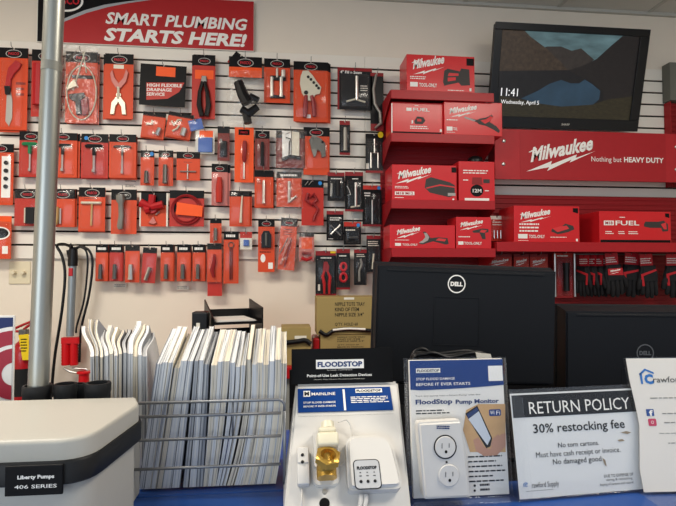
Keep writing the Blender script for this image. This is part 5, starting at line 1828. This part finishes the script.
bm = B()
q = face_rect((303.5, 397.5), (310, 391.5))
flat(bm, rect(*[q[0], q[1], q[2], q[3]]), -.0028)
obj('logo_patch', bm, M['white'], bp_)
ftext('M', (304.5, 396.5), (309, 392.5), M['black'], par=bp_, bold=.06)
ftext('MAINLINE', (311.5, 396.3), (335, 392.8), M['white'], par=bp_, bold=.012)
ftext('STOP FLOOD DAMAGE', (303.5, 404.5), (335.5, 401.7), M['white'], par=bp_, bold=.012)
ftext('BEFORE IT EVER STARTS', (303.5, 408.2), (335.5, 405.6), M['white'], par=bp_, bold=.012)
bm = B()
q = face_rect((355.5, 393.5), (381.5, 389))
flat(bm, rect(*q), -.0028)
q = face_rect((344, 411), (344.4, 390))
flat(bm, rect(*q), -.0028)
obj('logo_patch', bm, M['white'], bp_)
ftext('FLOODSTOP', (356.5, 392.8), (380.5, 389.8), M['black'], par=bp_, bold=.04)
bm = B()
q = face_rect((351, 404), (388, 396))
lines(bm, q[0], q[1], q[2], q[3], 4, -.0028, rag=.1, rnd=random.Random(3))
obj('small_print', bm, M['white'], bp_)
bm = B()
q = face_rect((321, 416.2), (368, 414.7))
lines(bm, q[0], q[1], q[2], q[3], 1, -.0016, rag=.0)
obj('small_print', bm, M['lbl'], bs_)

# valve: cream motor, brass body, white bracket
IV = mat('ivory_plastic', 'ddd6bd', .35)
BR = mat('brass', 'c9a24e', .3, .75, var=.1)
bm = B()
a, b_ = uv(312, 488), uv(338.5, 464)
prism(bm, rr(a[0], a[1], b_[0], b_[1] + .03, .012), -.006, -.0003, bev=.002)
prism(bm, rr(a[0] + .004, b_[1] - .01, b_[0] - .004, b_[1] + .055, .006), -.02, -.0062, bev=.003)
obj('valve_bracket', bm, DW, t, smooth=40)
# brass tee pointing out of the face and downwards
c0 = uv(327, 462, .035)
bm = B()
c = Vector((c0[0], -.030, c0[1]))
tube(bm, [c + Vector((0, .012, -.020)), c + Vector((0, .012, -.006)), c + Vector((0, .010, .022))], [.0165, .0165, .015], 24)
ax = Vector((.10, -.90, .42)).normalized()
hexr = .0200
u_ = ax.orthogonal().normalized()
v_ = ax.cross(u_)


def oring(r_, d_, n):
    return [bm.verts.new(c + ax * d_ + (u_ * math.cos(2 * PI * i / n) + v_ * math.sin(2 * PI * i / n)) * r_) for i in range(n)]


prof = [(.0155, -.01), (.0155, .006), (hexr, .007), (hexr, .017), (.0175, .019), (.0125, .019), (.0120, .000), (.0001, .000)]
rings = [oring(r_, d_, 6 if False else 24) for r_, d_ in prof]
for k_, rg in enumerate(rings):
    if k_ in (2, 3):
        for i, v in enumerate(rg):         # hexagonal flats
            a_ = 2 * PI * i / 24
            f_ = math.cos(PI / 6) / math.cos(((a_ + PI / 6) % (PI / 3)) - PI / 6)
            v.co = c + ax * prof[k_][1] + (v.co - c - ax * prof[k_][1]) * f_ * 1.1
for i in range(len(rings) - 1):
    for j in range(24):
        bm.faces.new((rings[i][j], rings[i][(j + 1) % 24], rings[i + 1][(j + 1) % 24], rings[i + 1][j]))
obj('brass_valve', bm, BR, t, smooth=35)
a, b_ = uv(317, 448, .03), uv(337, 424, .03)
xc_ = (a[0] + b_[0]) / 2
bm = B()
box(bm, a[0], -.046, a[1] - .002, b_[0], -.012, a[1] + .022, bev=.005, seg=3)
box(bm, a[0] + .003, -.042, a[1] + .0222, b_[0] - .003, -.014, a[1] + .032, bev=.004, seg=3)
tube(bm, [(xc_ + .002, -.028, a[1] + .032), (xc_ + .002, -.028, b_[1] + .004)], [.0125, .011], 20)
obj('valve_motor', bm, IV, t, smooth=40)
bm = B()
p0, p1, p2, p3 = uv(337, 427), uv(347, 424), uv(352, 440), uv(345, 462)
tube(bm, curve_pts([(p0[0], -.02, p0[1]), (p1[0], -.014, p1[1]), (p2[0], -.006, p2[1]), (p3[0], -.006, p3[1]), (uv(340, 468)[0], -.008, uv(340, 468)[1])], 6), .0012, 6)
obj('cable', bm, DW, t)
for px, py, r_, m, nm in ((324.5, 493, .0045, M['steel'], 'screw'), (324.5, 503.5, .0085, BKC, 'round_badge')):
    c_ = uv(px, py)
    bm = B()
    lathe(bm, [(0, .0025), (r_ * .8, .0022), (r_, .0005), (r_, 0)], (c_[0], -.0062 if nm == 'screw' else -.0004, c_[1]), 'y', 20)
    obj(nm, bm, m, t, smooth=40)
# small sensor block
bm = B()
a, b_ = uv(297, 488), uv(308.5, 450.5)
box(bm, a[0], -.018, a[1], b_[0], -.0003, b_[1], bev=.003)
box(bm, a[0] + .001, -.020, a[1] + (b_[1] - a[1]) * .55, b_[0] - .001, -.0182, b_[1] - .002, bev=.0008, seg=1)
sb = obj('sensor_block', bm, DW, t, smooth=40)
for py in (455, 462):
    c_ = uv(302.5, py, .02)
    bm = B()
    lathe(bm, [(0, .001), (.0026, .001), (.0028, 0)], (c_[0], -.0202, c_[1]), 'y', 14)
    obj('socket', bm, M['dgrey'], sb)
bm = B()
a, b_ = uv(302, 488, .01), uv(299, 512, .004)
tube(bm, [(a[0], -.009, a[1]), (b_[0] + .004, -.006, max(.004, b_[1]))], .0016, 6)
obj('cable', bm, DW, t)
# control box
bm = B()
a, b_ = uv(347, 495), uv(401, 439)
xa_, xb_, za_, zb_ = a[0] + .0, uv(402, 495)[0], a[1], b_[1]
P_ = roundpoly([(xa_, za_), (xb_, za_), (xb_ - .010, zb_), (xa_ + .002, zb_)], [.010, .014, .028, .018])
prism(bm, P_, -.026, -.0003, bev=.006, seg=3)
cb = obj('control_box', bm, DW, t, smooth=40)
bm = B()
a, b_ = uv(356, 489, .026), uv(378, 460, .026)
prism(bm, rr(a[0] - .0015, a[1] - .0015, b_[0] + .0015, b_[1] + .0015, .007), -.0268, -.0261)
prism(bm, rr(a[0], a[1], b_[0], b_[1], .006), -.0274, -.02685, mi=1)
kp = obj('keypad', bm, [M['dgrey'], mat('keypad_grey', 'b7b9bb', .4)], cb)
kw, kh = b_[0] - a[0], b_[1] - a[1]
text(kp, 'FLOODSTOP', a[0] + kw * .1, a[1] + kh * .66, a[0] + kw * .9, a[1] + kh * .78, -.0280, M['black'], bold=.05)
for i in range(3):
    bm = B()
    c_ = (a[0] + kw * (.22 + .28 * i), a[1] + kh * .24)
    lathe(bm, [(0, .0012), (.0022, .0012), (.0026, 0)], (c_[0], -.0275, c_[1]), 'y', 14)
    obj('button', bm, M['dgrey'], kp)
    bm = B()
    flat(bm, rect(c_[0] - .002, a[1] + kh * .42, c_[0] + .002, a[1] + kh * .45), -.0278)
    flat(bm, rect(c_[0] - .0012, a[1] + kh * .54, c_[0] + .0012, a[1] + kh * .57), -.0278)
    obj('small_print', bm, M['dgrey'], kp)
bm = B()
for px in (361, 366):
    a, b_ = uv(px, 495, .013), uv(px - 3, 516, .006)
    tube(bm, [(a[0], -.013, a[1]), (a[0] - .001, -.013, a[1] - .008), (b_[0], -.006, max(.004, b_[1]))], [.004, .004, .003], 8)
obj('cable', bm, DW, cb, smooth=40)

# ------------------------------------------------------ pump monitor holder
fr = Fr(atz(458, 499, CT + .0004), lean=6)
uv = fr.uv
t = fr.root('brochure_holder', 'clear acrylic holder with the blue and white pump monitor card', 'sign holder')
x0, x1 = uv(407.5, 430)[0], uv(509, 430)[0]
zt = uv(458, 358)[1]
for nm, y0, y1 in (('front_sheet', -.004, -.002), ('back_sheet', .016, .018)):
    bm = B()
    box(bm, x0, y0, .002, x1, y1, zt, bev=.0004, seg=1)
    obj(nm, bm, ACRYL, t)
for xx in (x0, x1 - .002):
    bm = B()
    box(bm, xx, -.0019, .002, xx + .002, .0159, zt)
    obj('side_sheet', bm, ACRYL, t)
bm = B()
box(bm, x0 - .002, -.03, 0, x1 + .002, .05, .0018, bev=.0004, seg=1)
obj('foot', bm, ACRYL, t)
# the printed card stands inside the holder: a thing of its own
cf = Fr(fr.O + fr.M @ Vector((0, .003, .003)), lean=6)
uv = cf.uv
t = cf.root('product_card', 'blue and white card about a pump monitor inside the clear holder', 'printed card')
cx0, cx1 = uv(411.5, 430)[0], uv(506, 430)[0]
czt = uv(458, 359.5)[1]
PW = mat('card_white', 'e9e6df', .4)
bm = B()
box(bm, cx0, 0, 0, cx1, .011, czt, bev=.0006, seg=1)
obj('card_body', bm, PW, t)
bm = B()
zbl = uv(458, 388.5)[1]
pts = [(cx0, zbl)] + [(cx0 + (cx1 - cx0) * i / 10, zbl - .0015 + .006 * (i / 10) ** 2) for i in range(1, 11)] + [(cx1, czt - .0005), (cx0, czt - .0005)]
flat(bm, pts, -.0005)
bf = obj('blue_field', bm, mat('card_blue', '06367a', .45, spec=.15), t)


def ct_(s_, q0, q1, m, par=None, y=-.0012, nm='lettering', **k):
    a, b_ = uv(*q0), uv(*q1)
    return text(par or t, s_, a[0], a[1], b_[0], b_[1], y, m, nm, **k)


bm = B()
a, b_ = uv(416, 373), uv(440, 368)
flat(bm, rect(a[0], a[1], b_[0], b_[1]), -.0009)
a, b_ = uv(488.5, 381), uv(502, 365.5)
flat(bm, rect(a[0], a[1], b_[0], b_[1]), -.0009)
obj('white_patch', bm, M['white'], bf)
ct_('FLOODSTOP', (417, 372.2), (439, 369), M['black'], bf, bold=.03)
ct_('STOP FLOOD DAMAGE', (416, 380.4), (454.5, 377), M['white'], bf, bold=.012)
ct_('BEFORE IT EVER STARTS', (416, 386), (470, 381.8), M['white'], bf, bold=.012)
ct_('Turn any pump into a Smart Pump with the', (415, 397.3), (480, 393.6), M['dgrey'])
NV = mat('navy_print', '1a3468', .5)
ct_('FloodStop', (415.5, 406), (452, 398.6), NV, bold=.035)
ct_('Pump Monitor', (455.5, 405.2), (498.5, 398.4), NV, bold=.035)
bm = B()
a, b_ = uv(416, 415), uv(452, 408.5)
lines(bm, a[0], a[1], b_[0], b_[1], 2, -.0006, rnd=random.Random(2))
a, b_ = uv(469, 484), uv(505, 453)
lines(bm, a[0], a[1], b_[0], b_[1], 6, -.0006, rag=.4, fill=.3, rnd=random.Random(8))
a, b_ = uv(480, 492), uv(490, 482)
lines(bm, a[0], a[1], b_[0], b_[1], 2, -.0006, rag=.1, rnd=random.Random(9))
obj('small_print', bm, M['dgrey'], t)
# printed photograph: tan wooden ground, a hand, a phone
bm = B()
a = [uv(*p) for p in ((466, 410), (478, 404), (505, 404), (505.5, 452), (470, 452), (463, 430))]
flat(bm, a, -.0007)
obj('picture_ground', bm, mat('picture_tan', 'c79f6e', .5, var=.15, scale=40), t)
bm = B()
flat(bm, [uv(*p) for p in ((473, 440), (478, 437), (484, 447), (490, 449), (494, 442), (501, 434), (505.5, 433), (505.5, 446), (497, 455), (484, 456), (476, 451))], -.0009)
flat(bm, [uv(*p) for p in ((490, 446), (493, 438), (498, 434), (500, 437), (495, 444))], -.00105)
obj('picture_hand', bm, mat('picture_skin', 'b98a72', .5, var=.15), t)
bm = B()
flat(bm, [uv(*p) for p in ((465, 413.5), (477, 405.5), (492, 438), (490, 446.5), (486, 448))], -.0012)
flat(bm, [uv(*p) for p in ((468, 419), (478.5, 411), (490.5, 438), (487, 445))], -.0014, 1)
flat(bm, [uv(*p) for p in ((466.5, 414.2), (476.6, 407.2), (478.3, 410.6), (468, 418.4))], -.0014, 2)
obj('picture_phone', bm, [M['black'], mat('picture_pale', 'c9d0d8', .4), NV], t)
bm = B()
a, b_ = uv(489, 416), uv(500.5, 409)
flat(bm, rr(a[0], a[1], b_[0], b_[1], .0025), -.0011)
wb = obj('wireless_badge', bm, mat('card_blue', '06367a', .45, spec=.15), t)
ct_('Wi', (490, 414.5), (494, 410.5), M['white'], wb, -.0016)
ct_('Fi', (496, 414.5), (499.5, 410.5), M['white'], wb, -.0016)
for py in (485.5, 490.5):
    bm = B()
    a = uv(474.5, py)
    flat(bm, ell(a[0], a[1], .0022, .0022, 12), -.0009)
    obj('store_icon', bm, M['black'], t)
# outlet device on the front of the holder
of = Fr(fr.O + fr.M @ Vector((0, -.0045, .0)), lean=6, roll=3.2)
of.O = fr.O + fr.M @ Vector((fr.uv(447, 497, .03)[0], -.0045, .002))
uv = of.uv
t = of.root('outlet_adapter', 'white two-socket outlet device fixed in front of the pump monitor card', 'outlet')
a = [uv(*p, .022) for p in ((424, 499), (470.5, 497), (461.5, 420), (417.5, 422.5))]
a = [(x, max(.001, z)) for x, z in a]
bm = B()
P_ = roundpoly([a[0], a[1], a[2], a[3]], [.004, .004, .006, .006])
prism(bm, P_, -.026, -.0005, bev=.004, seg=3)
obj('case', bm, DW, t, smooth=40)
for k_, (px, py) in enumerate(((445.3, 447), (449, 475.5))):
    c_ = uv(px, py, .027)
    r_ = .0182
    bm = B()
    lathe(bm, [(0, .0016), (r_ * .93, .0016), (r_ * .98, .0008), (r_, 0)], (c_[0], -.0265, c_[1]), 'y', 36)
    rc = obj('receptacle', bm, DW, t, smooth=40)
    if k_ == 0:
        bm = B()
        lathe(bm, [(r_ * 1.0, .0012), (r_ * 1.09, .0012), (r_ * 1.1, 0), (r_ * 1.0, 0)], (c_[0], -.0262, c_[1]), 'y', 36, closed=True)
        obj('dark_ring', bm, M['dgrey'], t, smooth=40)
    for dx, dz, w_, h_ in ((-.0062, .002, .0011, .0085), (.0062, .003, .0011, .007)):
        bm = B()
        flat(bm, rect(c_[0] + dx - w_ / 2, c_[1] + dz - h_ / 2, c_[0] + dx + w_ / 2, c_[1] + dz + h_ / 2), -.0286)
        obj('slot', bm, M['black'], rc)
    bm = B()
    flat(bm, ell(c_[0] + .001, c_[1] - .0075, .0024, .0027, 14), -.0286)
    obj('ground_hole', bm, M['black'], rc)
c_ = uv(446.5, 462, .026)
bm = B()
lathe(bm, [(0, .001), (.0017, .001), (.0019, 0)], (c_[0], -.0265, c_[1]), 'y', 12)
obj('indicator', bm, M['dgrey'], t)
a, b_ = uv(436.5, 429, .026), uv(450, 425.5, .026)
bm = B()
lines(bm, a[0], a[1], b_[0], b_[1], 2, -.0268, rag=.1, fill=.7, rnd=random.Random(4))
obj('maker_lettering', bm, NV, t)
# cable bundle and white tag on the desk behind
bm = B()
ys = 1.16
pts = [at(x, y, ys) for x, y in ((414, 372), (415, 357), (424, 352), (436, 354), (450, 356), (470, 352.5), (485, 356), (500, 370))]
rn = random.Random(3)
for k_ in range(4):
    tube(bm, curve_pts([p + Vector((rn.uniform(-.004, .004), .008 * k_, rn.uniform(-.006, .004))) for p in pts], 4), .0045, 8)
b0_ = [at(414, 372, ys), at(500, 370, ys)]
for p in b0_:
    tube(bm, [p, Vector((p.x, p.y, DK + .002))], .005, 8)
cb_ = obj('cable_bundle', bm, M['plastic'], smooth=60)
tag(cb_, 'bundle of black cables looped behind the pump monitor card', 'cables')
bm = B()
a = [at(*p, ys - .01) for p in ((475.5, 352.5), (490.5, 354), (492, 360), (477.5, 360))]
prism(bm, [(p.x, p.z) for p in a], ys - .011, ys - .0095)
obj('white_tag', bm, M['lbl'], cb_)

# ------------------------------------------------------- return policy sign
fr = Fr(atz(578, 497, CT + .0006), lean=10, yaw=4)
uv = fr.uv
t = fr.root('sign_holder', 'clear acrylic holder with the black headed return policy notice', 'sign holder')
x0, x1 = uv(513, 440)[0], uv(641, 440)[0]
zt = uv(578, 386.5)[1]
bm = B()
box(bm, x0, -.0042, .003, x1, -.002, zt, bev=.0004, seg=1)
obj('front_sheet', bm, ACRYL, t)
bm = B()
box(bm, x0, .003, .003, x1, .005, zt, bev=.0004, seg=1)
obj('back_sheet', bm, ACRYL, t)
bm = B()
box(bm, x0, -.004, .0, x1, .075, .0024, bev=.0004, seg=1)
o = obj('foot', bm, ACRYL, t)
o.rotation_euler = (R(10), 0, 0)
bm = B()
a, b_ = uv(513, 391), uv(526, 398)
prism(bm, [(x0 - .001, .003), (x0 + .0235, .003), (x0 + .0235, b_[1]), (x0 - .001, a[1])], -.0062, -.0046)
obj('side_flap', bm, ACRYL, t)
nf = Fr(fr.O + fr.M @ Vector((0, 0, .004)), lean=10, yaw=4)
uv = nf.uv
t = nf.root('paper_notice', 'white return policy notice with black heading in the clear holder', 'notice')
a, b_ = uv(519.5, 494), uv(637.5, 390.5)
nx0, nx1, nz1 = a[0], b_[0], (uv(519, 393)[1] + uv(637, 388.5)[1]) / 2
bm = B()
box(bm, nx0, 0, 0, nx1, .0012, nz1)
obj('sheet', bm, mat('notice_white', 'dfe0de', .5, var=.01), t)
bm = B()
zh = (uv(521, 417)[1] + uv(637, 412)[1]) / 2
flat(bm, rect(nx0 + .002, zh, nx1 - .002, nz1 - .003), -.0005)
hb = obj('heading_band', bm, M['black'], t)


def nt_(s_, q0, q1, par=None, y=-.0007, m=None, **k):
    a, b_ = uv(*q0), uv(q1[0], q1[1])
    c_ = uv(q0[0], q1[1])
    zc = uv((q0[0] + q1[0]) / 2, q0[1])[1]
    zd_ = uv((q0[0] + q1[0]) / 2, q1[1])[1]
    return text(par or t, s_, a[0], zc, b_[0], zd_, y, m or M['black'], **k)


nt_('RETURN POLICY', (529, 411.5), (628.5, 399.5), hb, -.0012, M['white'])
nt_('30% restocking fee', (533.5, 433.5), (624, 421.5), bold=.012)
nt_('No torn cartons.', (558, 446.2), (598.5, 441.5), bold=.006)
nt_('Must have cash receipt or invoice.', (536, 456.5), (620, 449.5))
nt_('No damaged good', (553, 464.5), (601, 457.5), bold=.006)
nt_('DUE TO EXPENSE OF', (604, 476.5), (633, 473.5), bold=.006)
nt_('wiring & restocking', (606, 480.8), (632, 477.6))
nt_('buying of cartons and resend', (600, 485.4), (633, 482))
bm = B()
a = uv(523.5, 487)
s_ = .0078
for q in ([(0, 0), (.18, 0), (.18, .8), (0, .7)], [(0, .62), (.55, 1.0), (1.1, .72), (1.1, .55), (.55, .82), (0, .46)]):
    flat(bm, [(a[0] + x * s_, a[1] + z * s_) for x, z in q], -.0007)
put_text(bm, 'C', a[0] + .3 * s_, a[1], a[0] + s_ * .95, a[1] + s_ * .68, -.0007, bold=.05)
obj('house_logo', bm, mat('logo_blue', '2a6fb5', .5), t)
nt_('rawford Supply', (532, 488.5), (558.5, 481.5))
bm = B()
a, b_ = uv(526, 491), uv(553, 489.6)
lines(bm, a[0], a[1], b_[0], b_[1], 1, -.0007, rag=0)
obj('small_print', bm, M['dgrey'], t)
bm = B()
for q in (((620, 432.5), (626, 431), (631, 432.3), (627, 434)), ((617, 440), (622, 439), (624.5, 440.8), (619, 441.5)), ((602, 457.5), (605, 460), (606.5, 466.5), (604.5, 465), (603, 461))):
    flat(bm, [uv(*p) for p in q], -.0009)
obj('torn_mark', bm, mat('torn_paper', '94836a', .8), t)

# --------------------------------------------------------- shop name holder
fr = Fr(atz(668, 494, CT + .0006), lean=12, yaw=-3)
uv = fr.uv
t = fr.root('sign_holder', 'clear acrylic holder at the right edge with the shop name sheet', 'sign holder')
a = [uv(*p) for p in ((641, 494), (624.5, 357.5))]
xr_ = a[0][0] + .20
zt = a[1][1]
prof_ = [(a[0][0] + .004, .002), (xr_, .002), (xr_, zt), (a[1][0], zt), (uv(628, 380)[0], uv(628, 380)[1]), (uv(633, 403)[0], uv(633, 403)[1]), (uv(637, 420)[0], uv(637, 420)[1]), (uv(634, 455)[0], uv(634, 455)[1]), (uv(638, 480)[0], uv(638, 480)[1])]
bm = B()
prism(bm, prof_, -.0028, -.001)
obj('front_sheet', bm, ACRYL, t)
bm = B()
prism(bm, prof_, .0026, .0044)
obj('back_sheet', bm, ACRYL, t)
bm = B()
box(bm, a[0][0], -.05, 0, xr_, .05, .0018, bev=.0004, seg=1)
o = obj('foot', bm, ACRYL, t)
o.rotation_euler = (R(12), 0, 0)
sf = Fr(fr.O + fr.M @ Vector((0, 0, .003)), lean=12, yaw=-3)
uv = sf.uv
t = sf.root('paper_notice', 'white sheet with a blue house logo and shop name at the right edge', 'notice')
q_ = [(a[0][0] + .006, .001), (xr_ - .003, .001), (xr_ - .003, zt - .005), (uv(626, 359)[0], zt - .005), (uv(629.5, 380)[0], uv(629, 380)[1]), (uv(635, 403)[0], uv(635, 403)[1]), (uv(639.5, 425)[0], uv(639.5, 425)[1]), (uv(640, 470)[0], uv(640, 470)[1])]
bm = B()
prism(bm, q_, -.0006, .0006)
obj('sheet', bm, mat('sheet_white', 'e2ddd4', .5, var=.01), t)


def st_(s_, q0, q1, m=None, y=-.0011, par=None, **k):
    a, b_ = uv(*q0), uv(*q1)
    return text(par or t, s_, a[0], a[1], b_[0], b_[1], y, m or M['black'], **k)


bm = B()
a = uv(641, 384)
s_ = uv(654, 384)[0] - a[0]
for q in ([(0, .0), (.14, .0), (.16, .86), (-.04, .78)], [(-.08, .72), (.42, 1.12), (1.08, .84), (1.08, .70), (.46, .96), (.0, .60)]):
    flat(bm, [(a[0] + x * s_, a[1] + z * s_) for x, z in q], -.0011)
put_text(bm, 'C', a[0] + .28 * s_, a[1] - .02 * s_, a[0] + s_ * .98, a[1] + s_ * .72, -.0011, bold=.06)
obj('house_logo', bm, mat('logo_blue', '2a6fb5', .5), t)
st_('rawford Supply', (653.5, 384.5), (710, 376))
bm = B()
for y0_, y1_, x0_ in ((399, 396.5, 650), (414.5, 412, 662), (423.5, 421, 664), (434, 432, 659), (444, 441.5, 668)):
    a, b_ = uv(x0_, y0_), uv(700, y1_)
    lines(bm, a[0], a[1], b_[0], b_[1], 1, -.0011, rag=.1, fill=.5, rnd=random.Random(y0_))
obj('small_print', bm, M['grey'], t)
bm = B()
a, b_ = uv(646.5, 416), uv(653, 409)
flat(bm, rect(a[0], a[1], b_[0], b_[1]), -.0011)
ic = obj('social_icon', bm, mat('icon_blue', '2c4f8f', .5), t)
st_('f', (649, 415.8), (652, 410), M['white'], -.0015, ic, bold=.04)
bm = B()
a, b_ = uv(648.5, 426), uv(655.5, 418.5)
flat(bm, rr(a[0], a[1], b_[0], b_[1], .0025), -.0011)
c_ = ((a[0] + b_[0]) / 2, (a[1] + b_[1]) / 2)
for i in range(16):
    r0, r1 = .0020, .0027
    a0, a1 = 2 * PI * i / 16, 2 * PI * (i + 1) / 16
    flat(bm, [(c_[0] + r_ * math.cos(q), c_[1] + r_ * math.sin(q)) for r_, q in ((r0, a0), (r0, a1), (r1, a1), (r1, a0))], -.0014, 1)
obj('social_icon', bm, [mat('icon_pink', 'c2415f', .5), M['white']], t)

# ------------------------------------------------------------------- lights
wd = bpy.data.worlds.new('world')
S.world = wd
wd.use_nodes = True
wd.node_tree.nodes['Background'].inputs[0].default_value = (.75, .85, 1, 1)
wd.node_tree.nodes['Background'].inputs[1].default_value = .8


def area(name, loc, rot, sx, sy, power, col):
    l = bpy.data.lights.new(name, 'AREA')
    l.shape = 'RECTANGLE'
    l.size, l.size_y = sx, sy
    l.energy = power
    l.color = col
    o = bpy.data.objects.new(name, l)
    COL.objects.link(o)
    o.location = loc
    o.rotation_euler = rot
    return o


area('ceiling_lamp', (-1.4, .9, CZ - .03), (0, 0, 0), 1.2, .6, 70, (1, .91, .79))
area('ceiling_lamp', (1.6, .5, CZ - .03), (0, 0, 0), 1.2, .6, 52, (1, .92, .80))
area('daylight_window', (-1.7, -2.6, 1.75), (R(90), 0, R(-14)), 2.4, 2.0, 48, (.80, .90, 1))
S.view_settings.view_transform = 'Standard'
S.view_settings.look = 'None'
S.view_settings.exposure = 0
S.view_settings.gamma = 1
S.view_settings.use_curve_mapping = False
S.cycles.transparent_max_bounces = 24
